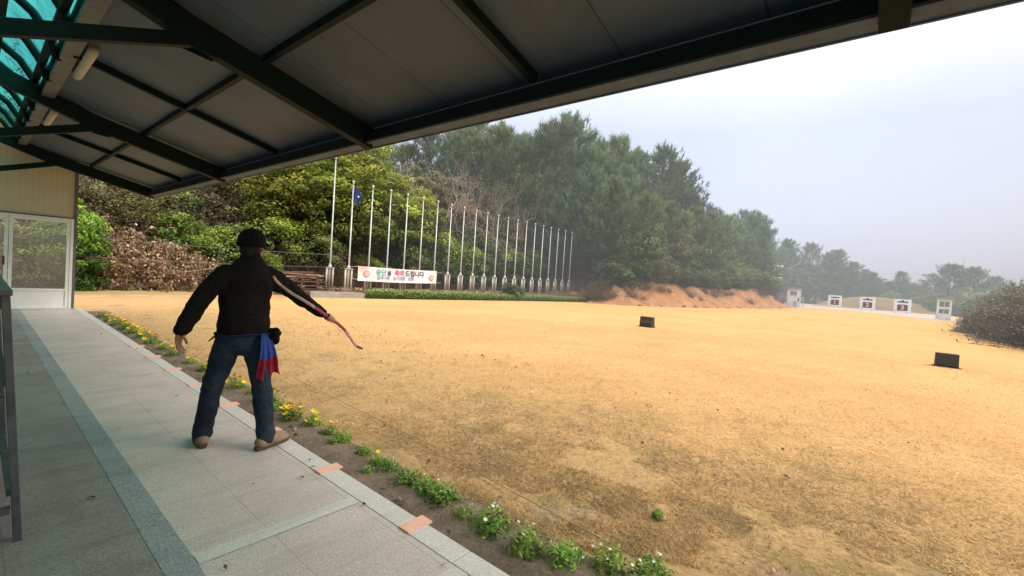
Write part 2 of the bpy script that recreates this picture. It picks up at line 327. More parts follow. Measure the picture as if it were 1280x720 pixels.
def field_mat():
    m, nt = newmat('dry golden turf')
    g = nt.nodes.new("ShaderNodeNewGeometry"); P = g.outputs['Position']
    s = nt.nodes.new("ShaderNodeSeparateXYZ"); nt.links.new(P, s.inputs[0])
    p = nt.nodes.new("ShaderNodeBsdfPrincipled"); p.inputs['Roughness'].default_value = 0.95; p.inputs['Specular IOR Level'].default_value = 0.1
    gold = mixc(nt, rng_map(nt, noise(nt, P, 0.35, 6, 0.6), 0.3, 0.7), (0.585, 0.362, 0.160), (0.525, 0.310, 0.125))
    gold = mixc(nt, math_n(nt, 'MULTIPLY', rng_map(nt, noise(nt, P, 0.12, 4), 0.45, 0.7), 0.5), gold, (0.60, 0.395, 0.18))
    gold = mixc(nt, math_n(nt, 'MULTIPLY', rng_map(nt, noise(nt, P, 26, 4, 0.75), 0.48, 0.66), 0.42), gold, (0.38, 0.22, 0.085))
    mp = nt.nodes.new("ShaderNodeMapping"); mp.inputs['Scale'].default_value = (0.10, 0.7, 1); nt.links.new(P, mp.inputs[0])
    gold = mixc(nt, math_n(nt, 'MULTIPLY', rng_map(nt, noise(nt, mp.outputs[0], 1.0, 5, 0.6), 0.5, 0.72), 0.35), gold, (0.46, 0.29, 0.11))
    # worn soil, dull green tufts and brown thatch close to the bed and along the trodden side
    soil = mixc(nt, rng_map(nt, noise(nt, P, 9, 6, 0.7), 0.35, 0.65), (0.24, 0.185, 0.135), (0.44, 0.35, 0.275))
    thatch = mixc(nt, rng_map(nt, noise(nt, P, 22, 5, 0.75), 0.35, 0.65), (0.58, 0.37, 0.17), (0.42, 0.28, 0.135))
    thatch = mixc(nt, math_n(nt, 'MULTIPLY', rng_map(nt, noise(nt, P, 1.6, 4), 0.52, 0.68), 0.6), thatch, (0.22, 0.19, 0.065))
    wob = math_n(nt, 'ADD', s.outputs['X'], math_n(nt, 'MULTIPLY', math_n(nt, 'SUBTRACT', noise(nt, P, 0.55, 5, 0.65), 0.5), 5.0))
    c = mixc(nt, rng_map(nt, wob, 3.4, 8.0), thatch, gold)
    near = rng_map(nt, wob, 2.2, 6.0, 0.75, 0.0)
    bare = math_n(nt, 'MULTIPLY', rng_map(nt, noise(nt, P, 1.7, 7, 0.75), 0.53, 0.66), near)
    c = mixc(nt, bare, c, soil)
    # orange earth fringe in front of the bank and by the far left
    fr = rng_map(nt, noise(nt, P, 0.16, 5), 0.54, 0.66)
    c = mixc(nt, math_n(nt, 'MULTIPLY', fr, 0.25), c, (0.62, 0.33, 0.13))
    nt.links.new(c, p.inputs['Base Color'])
    bn = nt.nodes.new("ShaderNodeBump"); bn.inputs['Strength'].default_value = 0.7; bn.inputs['Distance'].default_value = 0.03
    nt.links.new(noise(nt, P, 40, 6, 0.8), bn.inputs['Height']); nt.links.new(bn.outputs[0], p.inputs['Normal'])
    haze_glow_out(nt, p.outputs[0], 25, 400); return m
M['field'] = field_mat()

def soil_mat():
    m, nt = newmat('damp bed soil')
    g = nt.nodes.new("ShaderNodeNewGeometry"); P = g.outputs['Position']
    p = nt.nodes.new("ShaderNodeBsdfPrincipled"); p.inputs['Roughness'].default_value = 0.9; p.inputs['Specular IOR Level'].default_value = 0.15
    c = mixc(nt, rng_map(nt, noise(nt, P, 4, 6, 0.7), 0.35, 0.65), (0.27, 0.20, 0.145), (0.155, 0.115, 0.085))
    c = mixc(nt, math_n(nt, 'MULTIPLY', rng_map(nt, noise(nt, P, 45, 4, 0.7), 0.5, 0.66), 0.6), c, (0.06, 0.046, 0.038))
    nt.links.new(c, p.inputs['Base Color'])
    bn = nt.nodes.new("ShaderNodeBump"); bn.inputs['Strength'].default_value = 0.9; bn.inputs['Distance'].default_value = 0.02
    nt.links.new(noise(nt, P, 30, 8, 0.75), bn.inputs['Height']); nt.links.new(bn.outputs[0], p.inputs['Normal'])
    haze_glow_out(nt, p.outputs[0]); return m
M['soil'] = soil_mat()

def hill_mat():
    m, nt = newmat('hillside earth')
    g = nt.nodes.new("ShaderNodeNewGeometry"); P = g.outputs['Position']
    at = nt.nodes.new("ShaderNodeAttribute"); at.attribute_name = 'earth'
    p = nt.nodes.new("ShaderNodeBsdfPrincipled"); p.inputs['Roughness'].default_value = 0.95; p.inputs['Specular IOR Level'].default_value = 0.1
    litter = mixc(nt, rng_map(nt, noise(nt, P, 2.5, 6, 0.7), 0.35, 0.65), (0.17, 0.11, 0.06), (0.055, 0.045, 0.025))
    mp = nt.nodes.new("ShaderNodeMapping"); mp.inputs['Scale'].default_value = (1.0, 1.0, 0.35); nt.links.new(P, mp.inputs[0])
    earth = mixc(nt, rng_map(nt, noise(nt, mp.outputs[0], 1.3, 7, 0.65), 0.35, 0.65), (0.50, 0.26, 0.125), (0.36, 0.17, 0.08))
    earth = mixc(nt, math_n(nt, 'MULTIPLY', rng_map(nt, noise(nt, P, 0.7, 6, 0.7), 0.52, 0.66), 0.75), earth, (0.22, 0.135, 0.07))
    f = math_n(nt, 'ADD', at.outputs['Fac'], math_n(nt, 'MULTIPLY', math_n(nt, 'SUBTRACT', noise(nt, P, 1.2, 6, 0.7), 0.5), 0.9))
    nt.links.new(mixc(nt, rng_map(nt, f, 0.35, 0.6), litter, earth), p.inputs['Base Color'])
    bn = nt.nodes.new("ShaderNodeBump"); bn.inputs['Strength'].default_value = 0.8; bn.inputs['Distance'].default_value = 0.25
    nt.links.new(noise(nt, mp.outputs[0], 2.2, 8, 0.7), bn.inputs['Height']); nt.links.new(bn.outputs[0], p.inputs['Normal'])
    haze_glow_out(nt, p.outputs[0]); return m
M['hill'] = hill_mat()

def banner_mat():
    m, nt = newmat('printed banner cloth')
    tcn = nt.nodes.new("ShaderNodeTexCoord"); s = nt.nodes.new("ShaderNodeSeparateXYZ"); nt.links.new(tcn.outputs['Object'], s.inputs[0])
    X, Z = s.outputs['X'], s.outputs['Z']
    p = nt.nodes.new("ShaderNodeBsdfPrincipled"); p.inputs['Roughness'].default_value = 0.7
    c = (0.83, 0.82, 0.86)
    def blob(c, cx, cz, r, col, k):
        dx = math_n(nt, 'POWER', math_n(nt, 'ABSOLUTE', math_n(nt, 'SUBTRACT', X, cx)), 2)
        dz = math_n(nt, 'POWER', math_n(nt, 'ABSOLUTE', math_n(nt, 'SUBTRACT', Z, cz)), 2)
        d = math_n(nt, 'SQRT', math_n(nt, 'ADD', dx, dz))
        return mixc(nt, rng_map(nt, d, 0.0, r, k, 0.0), c, col)
    c = blob(c, 0.15, 0.74, 0.75, (0.85, 0.30, 0.32), 0.9)
    c = blob(c, 0.0, 0.45, 0.4, (0.86, 0.78, 0.45), 0.8)
    c = blob(c, 0.9, 0.10, 0.4, (0.80, 0.82, 0.50), 0.8)
    c = blob(c, 1.5, 0.25, 0.7, (0.72, 0.82, 0.90), 0.7)
    c = blob(c, 5.1, 0.05, 0.8, (0.80, 0.84, 0.58), 0.8)
    c = blob(c, 4.75, 0.74, 0.5, (0.55, 0.82, 0.78), 0.8)
    c = blob(c, 5.3, 0.6, 0.5, (0.86, 0.82, 0.6), 0.7)
    nt.links.new(c, p.inputs['Base Color']); haze_glow_out(nt, p.outputs[0]); return m
M['banner'] = banner_mat()

# ------------------------------------------------------------------ mesh helpers
class MB:
    def __init__(s): s.v = []; s.f = []; s.mi = []; s.cur = 0
    def add(s, vs, fs):
        o = len(s.v); s.v += [tuple(v) for v in vs]; s.f += [tuple(i + o for i in f) for f in fs]; s.mi += [s.cur] * len(fs); return s
    def box(s, lo, hi):
        x0, y0, z0 = lo; x1, y1, z1 = hi
        return s.add([(x0,y0,z0),(x1,y0,z0),(x1,y1,z0),(x0,y1,z0),(x0,y0,z1),(x1,y0,z1),(x1,y1,z1),(x0,y1,z1)],
                     [(0,3,2,1),(4,5,6,7),(0,1,5,4),(1,2,6,5),(2,3,7,6),(3,0,4,7)])
    def bar(s, a, b, wd, ht, up=(0,0,1)):
        a = Vector(a); b = Vector(b); d = (b - a).normalized(); u = Vector(up)
        sd = d.cross(u); sd = sd.normalized() if sd.length > 1e-5 else Vector((1,0,0)); u = sd.cross(d).normalized()
        vs = []
        for p in (a, b):
            for k, l in ((-1,-1),(1,-1),(1,1),(-1,1)): vs.append(p + sd * (k * wd / 2) + u * (l * ht / 2))
        return s.add(vs, [(0,1,2,3),(7,6,5,4),(0,4,5,1),(1,5,6,2),(2,6,7,3),(3,7,4,0)])
    def tube(s, pts, rad, n=8, caps=True):
        pts = [Vector(p) for p in pts]
        if not hasattr(rad, '__len__'): rad = [rad] * len(pts)
        o = len(s.v); prev = None; fs = []
        for i, p in enumerate(pts):
            d = (pts[min(i + 1, len(pts) - 1)] - pts[max(i - 1, 0)]).normalized()
            if prev is None:
                u = d.orthogonal().normalized()
            else:
                u = prev - d * prev.dot(d); u = u.normalized() if u.length > 1e-6 else d.orthogonal().normalized()
            prev = u; v = d.cross(u)
            r = rad[i]; rx, ry = r if hasattr(r, '__len__') else (r, r)
            for k in range(n):
                a = 2 * math.pi * k / n; s.v.append(tuple(p + u * (rx * math.cos(a)) + v * (ry * math.sin(a))))
        for i in range(len(pts) - 1):
            for k in range(n):
                a = o + i * n + k; b = o + i * n + (k + 1) % n; fs.append((a, b, b + n, a + n))
        if caps:
            fs.append(tuple(o + k for k in reversed(range(n)))); fs.append(tuple(o + (len(pts) - 1) * n + k for k in range(n)))
        s.f += fs; s.mi += [s.cur] * len(fs); return s
    def blob(s, c, r, nu=12, nv=8, rot=None):
        c = Vector(c); rx, ry, rz = r if hasattr(r, '__len__') else (r, r, r)
        vs = []; fs = []
        def pt(x, y, z):
            q = Vector((x * rx, y * ry, z * rz))
            if rot is not None: q = rot @ q
            return c + q
        vs.append(pt(0, 0, -1))
        for j in range(1, nv):
            t = -math.pi / 2 + math.pi * j / nv
            for k in range(nu):
                a = 2 * math.pi * k / nu; vs.append(pt(math.cos(t) * math.cos(a), math.cos(t) * math.sin(a), math.sin(t)))
        vs.append(pt(0, 0, 1)); top = len(vs) - 1
        for k in range(nu): fs.append((0, 1 + (k + 1) % nu, 1 + k))
        for j in range(nv - 2):
            for k in range(nu):
                a = 1 + j * nu + k; b = 1 + j * nu + (k + 1) % nu; fs.append((a, b, b + nu, a + nu))
        for k in range(nu): fs.append((top, top - nu + k, top - nu + (k + 1) % nu))
        return s.add(vs, fs)
    def prism(s, poly, lo, hi, axis=1):
        """extrude a polygon given in the other two axes"""
        n = len(poly); vs = []
        for h in (lo, hi):
            for a, b in poly:
                q = [a, b]; q.insert(axis, h); vs.append(tuple(q))
        return s.add(vs, [tuple(range(n)), tuple(range(2 * n - 1, n - 1, -1))] + [(i, i + n, (i + 1) % n + n, (i + 1) % n) for i in range(n)])
    def mesh(s, name):
        me = bpy.data.meshes.new(name); me.from_pydata(s.v, [], s.f); me.validate(); return me

def link(name, me, mats, parent=None, smooth=False, loc=None, mi=None, fixn=True):
    o = bpy.data.objects.new(name, me); C.objects.link(o)
    if not isinstance(mats, (list, tuple)): mats = [mats]
    for m in mats: me.materials.append(m)
    if mi is not None and len(mi) == len(me.polygons): me.polygons.foreach_set('material_index', mi)
    if fixn:
        bm = bmesh.new(); bm.from_mesh(me); bmesh.ops.recalc_face_normals(bm, faces=bm.faces); bm.to_mesh(me); bm.free()
    if smooth: me.polygons.foreach_set('use_smooth', [True] * len(me.polygons))
    if parent: o.parent = parent
    if loc: o.location = loc
    return o

def build(mb, name, mats, parent=None, smooth=False, loc=None, bevel=0):
    o = link(name, mb.mesh(name), mats, parent, smooth, loc, mb.mi)
    if bevel:
        b = o.modifiers.new('bevel', 'BEVEL'); b.width = bevel; b.segments = 2; b.limit_method = 'ANGLE'
    return o

def tag(o, label=None, cat=None, group=None, kind=None):
    if label: o['label'] = label
    if cat: o['category'] = cat
    if group: o['group'] = group
    if kind: o['kind'] = kind
    return o
def thing(name, label, cat, loc=(0,0,0), rz=0, group=None):
    o = bpy.data.objects.new(name, None); C.objects.link(o); o.empty_display_size = 0.2
    o.location = loc; o.rotation_euler = (0, 0, rz); return tag(o, label, cat, group)
def kids(o): return [c for c in bpy.data.objects if c.parent == o]
KID = {}
def copy_tree(o, parent=None):
    c = o.copy(); C.objects.link(c); c.parent = parent
    if o not in KID: KID[o] = kids(o)
    for ch in KID[o]: copy_tree(ch, c)
    return c

def np_mesh(name, V, F, tint=None, attr='tint'):
    """V n x 3, F m x k (all faces of k corners)"""
    V = np.asarray(V, np.float32); F = np.asarray(F, np.int32); k = F.shape[1]
    me = bpy.data.meshes.new(name)
    me.vertices.add(len(V)); me.vertices.foreach_set('co', V.ravel())
    me.loops.add(F.size); me.loops.foreach_set('vertex_index', F.ravel())
    me.polygons.add(len(F)); me.polygons.foreach_set('loop_start', np.arange(0, F.size, k, dtype=np.int32))
    me.update(calc_edges=True)
    if tint is not None:
        a = me.attributes.new(attr, 'FLOAT', 'POINT'); a.data.foreach_set('value', np.asarray(tint, np.float32))
    me.validate(); return me

def unit(a): return a / np.maximum(np.linalg.norm(a, axis=-1, keepdims=True), 1e-9)
def leaves(rng, cen, nor, length, width, jit=0.7, fold=0.0):
    """rhombic leaves at CEN facing about NOR"""
    n = len(cen); nor = unit(nor + rng.normal(0, jit, (n, 3)))
    u = unit(np.cross(nor, rng.normal(0, 1, (n, 3)))); v = np.cross(nor, u)
    L = (length * rng.uniform(0.7, 1.3, n))[:, None]; W = (width * rng.uniform(0.7, 1.3, n))[:, None]
    V = np.stack([cen - u * L / 2, cen + v * W / 2 + nor * W * fold, cen + u * L / 2, cen - v * W / 2 + nor * W * fold], 1).reshape(-1, 3)
    F = np.arange(4 * n).reshape(n, 4); return V, F

# ---- leaf crowns
def crown_mesh(name, seed, rad, cz, nclump, per, clump_r, ll, lw, lump=0.25, low=-0.8, hollow=0.45):
    rng = np.random.default_rng(seed)
    d = unit(rng.normal(0, 1, (nclump * 3, 3))); d = d[d[:, 2] > low][:nclump]
    fr = rng.uniform(hollow, 1.0, len(d)) ** 0.6
    # a few big lobes so that the outline is uneven
    lob = unit(rng.normal(0, 1, (7, 3))); k = (np.clip(d @ lob.T, 0, 1) ** 3).max(1)
    c = d * np.array(rad) * (fr * (1 - lump + lump * 2 * k))[:, None] + np.array((0, 0, cz))
    bright = rng.normal(0, 0.16, len(d))
    cen, nor, tint = [], [], []
    for i in range(len(d)):
        m = int(per * rng.uniform(0.6, 1.4)); q = unit(rng.normal(0, 1, (m, 3)))
        r = clump_r * rng.uniform(0.6, 1.3) * rng.uniform(0.3, 1, m)[:, None] ** 0.5
        p = c[i] + q * r * np.array((1, 1, 0.65)); cen.append(p)
        nor.append(q * 0.6 + d[i] * 0.6 + np.array((0, 0, 0.7)))
        out = 0.30 + 0.26 * (q[:, 2]) + 0.22 * d[i, 2] + 0.25 * (fr[i] - 0.6) + bright[i] + rng.normal(0, 0.10, m)  # painted shade: inner leaves and clump undersides darker, outer tops lighter
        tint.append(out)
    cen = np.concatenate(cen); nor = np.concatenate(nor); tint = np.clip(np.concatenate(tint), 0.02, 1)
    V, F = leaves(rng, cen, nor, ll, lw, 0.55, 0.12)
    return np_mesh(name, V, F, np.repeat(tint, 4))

def grow(mb, rng, p, d, length, r, depth, tips, spread=0.7, up=0.15, n=5, kids_n=(2, 4), taper=0.55, shrink=0.68):
    segs = 3; pts = [p]; rad = [r]; q = p; dd = d
    for i in range(segs):
        dd = unit(dd + rng.normal(0, 0.16, 3) + np.array((0, 0, up * 0.3)))
        q = q + dd * length / segs; pts.append(q); rad.append(r * (1 - (1 - taper) * (i + 1) / segs))
    mb.tube([tuple(a) for a in pts], rad, n, caps=False)
    if depth == 0: tips.append((q, dd)); return
    for k in range(int(rng.integers(*kids_n)) + (0 if depth < 3 else 1)):
        i = int(rng.integers(1, segs + 1)) if k else segs
        nd = unit(dd + rng.normal(0, spread, 3) + np.array((0, 0, up)))
        grow(mb, rng, pts[i], nd, length * shrink * rng.uniform(0.75, 1.2), rad[i] * (0.72 if k else 0.9), depth - 1, tips, spread, up, max(3, n - 1), kids_n, taper, shrink)

def trunk_mesh(name, seed, h, r, limbs=5, lean=0.06):
    rng = np.random.default_rng(seed); mb = MB(); tips = []
    pts = [np.array((0., 0., -0.4))]; 
    for i in range(6): pts.append(pts[-1] + np.array((rng.normal(0, lean), rng.normal(0, lean), 1)) * (h + 0.4) / 6)
    rad = [r * (1.15 - 0.85 * i / 6) for i in range(7)]
    mb.tube([tuple(p) for p in pts], rad, 7)
    for k in range(limbs):
        i = int(rng.integers(2, 6)); a = rng.uniform(0, 6.28)
        grow(mb, rng, pts[i], unit(np.array((math.cos(a), math.sin(a), 0.55))), h * 0.33, rad[i] * 0.55, 1, tips, 0.5, 0.2, 5)
    return mb.mesh(name)

def pine_meshes(tag_, seed, h, spread_r, nb=70, first=0.18, ntuft=9, nbl=9, ln=0.42, flat=1.0):
    """open irregular pine: rising trunk, upswept boughs, plumes of needles on the outer half of every bough"""
    rng = np.random.default_rng(seed); mb = MB()
    bend = rng.normal(0, 0.05, 2); pts = []; rad = []
    for i in range(9):
        t = i / 8; pts.append(np.array((bend[0] * h * t * t + rng.normal(0, 0.03), bend[1] * h * t * t + rng.normal(0, 0.03), -0.4 + (h + 0.2) * t)))
        rad.append(0.020 * h * (1.05 - 0.95 * t) + 0.015)
    mb.tube([tuple(p) for p in pts], rad, 6)
    def at(z):
        t = min(max((z + 0.4) / (h + 0.2), 0), 1) * 8; i = min(int(t), 7); return pts[i] * (1 - (t - i)) + pts[i + 1] * (t - i)
    base, dirs, tint = [], [], []
    for b in range(nb):
        t = first + (1 - first) * ((b + rng.uniform(0, 1)) / nb) ** 0.9; z = t * h
        prof = (1 - ((t - 0.35) / 0.72) ** 2) if t > 0.35 else 0.75 + 0.25 * t / 0.35
        L = spread_r * max(prof, 0.10) * rng.uniform(0.55, 1.18); az = b * 2.4 + rng.normal(0, 0.5)
        o = at(z); d = np.array((math.cos(az), math.sin(az), rng.uniform(0.05, 0.35) + 0.5 * t)); d = unit(d)
        bp = [o]
        for i in range(4):
            d = unit(d + np.array((0, 0, 0.10 * flat)) + rng.normal(0, 0.10, 3)); bp.append(bp[-1] + d * L / 4)
        mb.tube([tuple(p) for p in bp], [0.018 + 0.006 * L, 0.016 + 0.004 * L, 0.014, 0.010, 0.006], 3, caps=False)
        sun = rng.normal(0, 0.17)
        for k in range(ntuft):
            s = 1 - 0.70 * (k / ntuft) ** 0.8 + rng.normal(0, 0.03); s = min(max(s, 0.1), 1) * 4; i = min(int(s), 3)
            p = bp[i] * (1 - (s - i)) + bp[i + 1] * (s - i)
            side = rng.normal(0, 1, 3) * 0.20 * L * (0.25 + 0.6 * k / ntuft); side[2] = abs(side[2]) * 0.5
            base.append(p + side); dirs.append(unit(d * 0.8 + np.array((0, 0, 0.55)) + rng.normal(0, 0.25, 3)))
            tint.append(0.30 + 0.30 * (t - 0.3) + 0.18 * (1 - k / ntuft) + sun + rng.normal(0, 0.08))  # painted light: upper boughs and outer tufts lighter, bough tone random
    base = np.array(base); dirs = np.array(dirs); tint = np.array(tint); n = len(base)
    B = np.repeat(base, nbl, 0); D = np.repeat(dirs, nbl, 0); T = np.repeat(tint, nbl)
    off = rng.uniform(0, 0.32, len(B))[:, None] * D
    nd = unit(D + rng.normal(0, 0.48, B.shape)); u = unit(np.cross(nd, rng.normal(0, 1, B.shape)))
    L = ln * rng.uniform(0.6, 1.2, len(B))[:, None]; W = 0.045 * rng.uniform(0.7, 1.4, len(B))[:, None]
    a = B + off
    V = np.stack([a - u * W * 0.5, a + u * W * 0.5, a + nd * L + u * W * 0.15, a + nd * L - u * W * 0.15], 1).reshape(-1, 3)
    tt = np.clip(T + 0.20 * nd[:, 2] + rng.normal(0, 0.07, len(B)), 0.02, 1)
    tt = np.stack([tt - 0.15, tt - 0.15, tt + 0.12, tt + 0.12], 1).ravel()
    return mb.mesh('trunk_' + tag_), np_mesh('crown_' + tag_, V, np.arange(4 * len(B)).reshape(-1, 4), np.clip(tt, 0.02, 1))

def bare_mesh(name, seed, h, depth=5, spread=0.55, up=0.22):
    rng = np.random.default_rng(seed); mb = MB(); tips = []
    for k in range(2):
        grow(mb, rng, np.array((rng.normal(0, .1), rng.normal(0, .1), -0.3)), unit(np.array((rng.normal(0, .25), rng.normal(0, .25), 1))), h * 0.42, h * 0.015, depth, tips, spread, up, 6, (2, 4), 0.6, 0.70)
    return mb.mesh(name), tips

def thicket_meshes(tag_, seed, r, h, stems=45, nleaf=1100, ll=0.10, droop=0.0):
    """tangle of dry canes with small leaves"""
    rng = np.random.default_rng(seed); mb = MB(); pool = []
    for k in range(stems):
        a = rng.uniform(0, 6.28); rr = r * rng.uniform(0, 0.75); p = np.array((rr * math.cos(a), rr * math.sin(a), -0.2))
        d = unit(np.array((rng.normal(0, .5), rng.normal(0, .5), 1.0))); L = h * rng.uniform(0.6, 1.25); pts = [p]
        for i in range(5):
            d = unit(d + rng.normal(0, 0.28, 3) + np.array((0, 0, -0.14 * i * 0.6 - droop))); pts.append(pts[-1] + d * L / 5)
        rd = rng.uniform(0.006, 0.016)
        mb.tube([tuple(q) for q in pts], [rd * (1 - 0.12 * i) for i in range(6)], 3, caps=False)
        pool += pts[1:]
        for j in range(4):
            i = int(rng.integers(1, 5)); dd = unit(d + rng.normal(0, 0.9, 3)); e = pts[i] + dd * L * 0.22
            mb.tube([tuple(pts[i]), tuple(pts[i] * .5 + e * .5 + rng.normal(0, .03, 3)), tuple(e)], [rd * 0.6, rd * 0.45, rd * 0.3], 3, caps=False); pool += [e, pts[i] * .5 + e * .5]
    pool = np.array(pool); pick = pool[rng.integers(0, len(pool), nleaf)] + rng.normal(0, 0.10 * h / 2, (nleaf, 3))
    pick[:, 2] = np.maximum(pick[:, 2], 0.02)
    V, F = leaves(rng, pick, np.tile((0, 0, 0.6), (nleaf, 1)), ll, ll * 0.55, 0.9, 0.15)
    t = np.clip(0.26 + 0.30 * (pick[:, 2] / h) + rng.normal(0, 0.24, nleaf), 0.02, 1)
    return mb.mesh('stem_' + tag_), np_mesh('foliage_' + tag_, V, F, np.repeat(t, 4))

# ------------------------------------------------------------------ terrain
EDGE = np.array([  # x, y, bank height, slope, height the slope levels out at: the foot of the wooded hill
    (-60, 25.0, .2, .40, 13), (2, 25.0, .2, .40, 13), (8, 24.6, .3, .42, 13), (12, 24.2, .3, .36, 13), (24, 24.2, .3, .40, 13),
    (33, 24.2, .4, .46, 14), (34.5, 21, .6, .5, 14), (29.0, 16.8, .5, .52, 14), (31, 14.8, .95, .52, 14), (36, 12.8, 1.35, .44, 13),
    (44, 10.9, 1.6, .36, 11), (52, 9.5, 1.8, .26, 9), (59, 8.6, 1.9, .18, 6), (63.5, 8.3, 1.2, .12, 4), (66, 9.6, .6, .10, 3),
    (72, 13, .3, .08, 3), (100, 17, .2, .06, 3), (121, 8, .2, .05, 3), (123, -40, .2, .05, 3), (90, -90, .2, .05, 3)], float)
CLOSE = np.array([(200, -90), (200, 120), (-60, 120)], float)
def vnoise(x, y, s, seed=0):
    """smooth value noise on numpy arrays"""
    x = np.asarray(x, float) * s + 37.1 * seed; y = np.asarray(y, float) * s - 11.7 * seed
    xi = np.floor(x); yi = np.floor(y); fx = x - xi; fy = y - yi; fx = fx * fx * (3 - 2 * fx); fy = fy * fy * (3 - 2 * fy)
    def h(a, b):
        k = np.sin(a * 127.1 + b * 311.7 + seed * 17.3) * 43758.5453; return k - np.floor(k)
    return (h(xi, yi) * (1 - fx) + h(xi + 1, yi) * fx) * (1 - fy) + (h(xi, yi + 1) * (1 - fx) + h(xi + 1, yi + 1) * fx) * fy
def hill(x, y):
    x = np.atleast_1d(np.asarray(x, float)); y = np.atleast_1d(np.asarray(y, float))
    best = np.full(x.shape, 1e9); par = np.zeros(x.shape + (3,))
    for a, b in zip(EDGE[:-1], EDGE[1:]):
        d = b[:2] - a[:2]; t = np.clip(((x - a[0]) * d[0] + (y - a[1]) * d[1]) / (d @ d), 0, 1)
        q = np.hypot(x - a[0] - d[0] * t, y - a[1] - d[1] * t); m = q < best
        best = np.where(m, q, best); par = np.where(m[..., None], a[2:] * (1 - t[..., None]) + b[2:] * t[..., None], par)
    poly = np.vstack([EDGE[:, :2], CLOSE]); ins = np.zeros(x.shape, bool); j = len(poly) - 1
    for i in range(len(poly)):
        c = ((poly[i, 1] > y) != (poly[j, 1] > y)) & (x < (poly[j, 0] - poly[i, 0]) * (y - poly[i, 1]) / (poly[j, 1] - poly[i, 1] + 1e-12) + poly[i, 0])
        ins ^= c; j = i
    bank = 0.86 * par[..., 0] * np.clip(best / (0.9 + (0.75 + 0.8 * (vnoise(x, y, .45, 5) - .5)) * par[..., 0]), 0, 1) ** 1.1 * (0.88 + 0.24 * vnoise(x, y, .21, 6))
    z = -0.12 + bank + np.minimum(np.maximum(best - 1.2, 0) * par[..., 1], par[..., 2]) + (vnoise(x, y, .37, 1) - .5) * np.clip(best, 0, 1) * 0.30 + (vnoise(x, y, 3.1, 8) - .5) * np.clip(best * 1.5, 0, 1) * 0.12 + (vnoise(x, y, 1.7, 4) - .5) * np.clip(best * 1.5, 0, 1) * 0.16
    z = np.where(ins, z, -0.12 - np.minimum(0.5 * best, 0.4))
    earth = np.where(ins & (best < 0.9 + 1.05 * par[..., 0]) & (par[..., 0] > 0.45), 1.0, 0.0)
    return z, ins, best, earth
def hz(x, y): return float(hill(x, y)[0][0])

def terrain():
    xs = np.concatenate([np.arange(-60, -6, 3.0), np.arange(-6, 28, 0.8), np.arange(28, 72, 0.42), np.arange(72, 201, 3.0)])
    ys = np.concatenate([np.arange(-90, 4, 4.0), np.arange(4, 27, 0.42), np.arange(27, 60, 1.0), np.arange(60, 121, 4.0)])
    X, Y = np.meshgrid(xs, ys, indexing='ij'); Z, ins, best, earth = hill(X.ravel(), Y.ravel())
    nx, ny = len(xs), len(ys); idx = np.arange(nx * ny).reshape(nx, ny)
    F = np.stack([idx[:-1, :-1], idx[1:, :-1], idx[1:, 1:], idx[:-1, 1:]], -1).reshape(-1, 4)
    F = F[(Z[F] > -0.13).any(1)]
    used = np.unique(F); re = np.full(nx * ny, -1); re[used] = np.arange(len(used))
    V = np.stack([X.ravel(), Y.ravel(), Z], 1)[used]
    o = link('hillside', np_mesh('hillside', V, re[F], earth[used], 'earth'), M['hill'], smooth=True); tag(o, kind='structure')
terrain()

def sheet(name, poly, z, m, kind='structure'):
    mb = MB(); mb.add([(a, b, z) for a, b in poly], [tuple(range(len(poly)))]); return tag(build(mb, name, m), kind=kind)
sheet('field', [(-400, -500), (700, -500), (700, 600), (-400, 600)], -0.12, M['field'])
sheet('dirt_path', [(-30, 20.2), (2.0, 20.2), (9, 20.3), (11.5, 20.6), (10.2, 22.2), (2, 21.6), (-30, 21.6)], -0.115, M['path'])
sheet('grass_verge', [(-30, 21.65), (2.2, 21.65), (8, 21.9), (10, 22.3), (10, 25.5), (2, 25.6), (-30, 25.6)], -0.110, M['verge'])
sheet('target_apron', [(64, 7.9), (73.5, 6.1), (76, 2.5), (72, -0.2), (66.5, -2.6), (61.5, -3.9), (66, -7.5), (92, -8), (101, 0), (104, 12), (90, 14), (72, 11)], -0.114, M['apron'])

def mound():
    n, k = 28, 10; V = []; F = []
    for i in range(n + 1):
        y = 9.5 - 17.5 * i / n; prof = max(math.sin(math.pi * min(1, (i / n) * 1.0)) ** 0.8, 0)
        hgt = 2.15 * prof
        for j in range(k + 1):
            t = j / k; xx = 95.2 + 7 * t; V.append((xx, y, -0.14 + hgt * min(1, t * 2.6) ** 0.8 * (1 if t < 0.6 else 1 - (t - .6) * 1.2) + 0.05 * math.sin(5 * xx + 3 * y)))
    for i in range(n):
        for j in range(k): a = i * (k + 1) + j; F.append((a, a + 1, a + k + 2, a + k + 1))
    tag(link('earth_mound', np_mesh('earth_mound', V, F), M['mound'], smooth=True), kind='structure')
mound()

# raised planting bed under the flagpoles, with its concrete kerb
BED = [(10.4, 21.15), (13.0, 20.45), (17.8, 19.75), (23, 19.1), (31.5, 17.6), (36, 19.5), (36, 25.5), (10.4, 25.5)]
mb = MB(); mb.prism(BED, -0.3, 0.13, 2); tag(build(mb, 'planting_bed', M['litter']), kind='structure')
mb = MB()
for a, b in zip(BED[:4], BED[1:5]):
    d = (Vector(b) - Vector(a)).normalized() * 0.0; mb.bar((a[0], a[1] - 0.08, 0.01), (b[0] - 0.004, b[1] - 0.08, 0.01), 0.14, 0.30)
tag(build(mb, 'bed_kerb', M['concrete'], bevel=0.01), kind='structure')

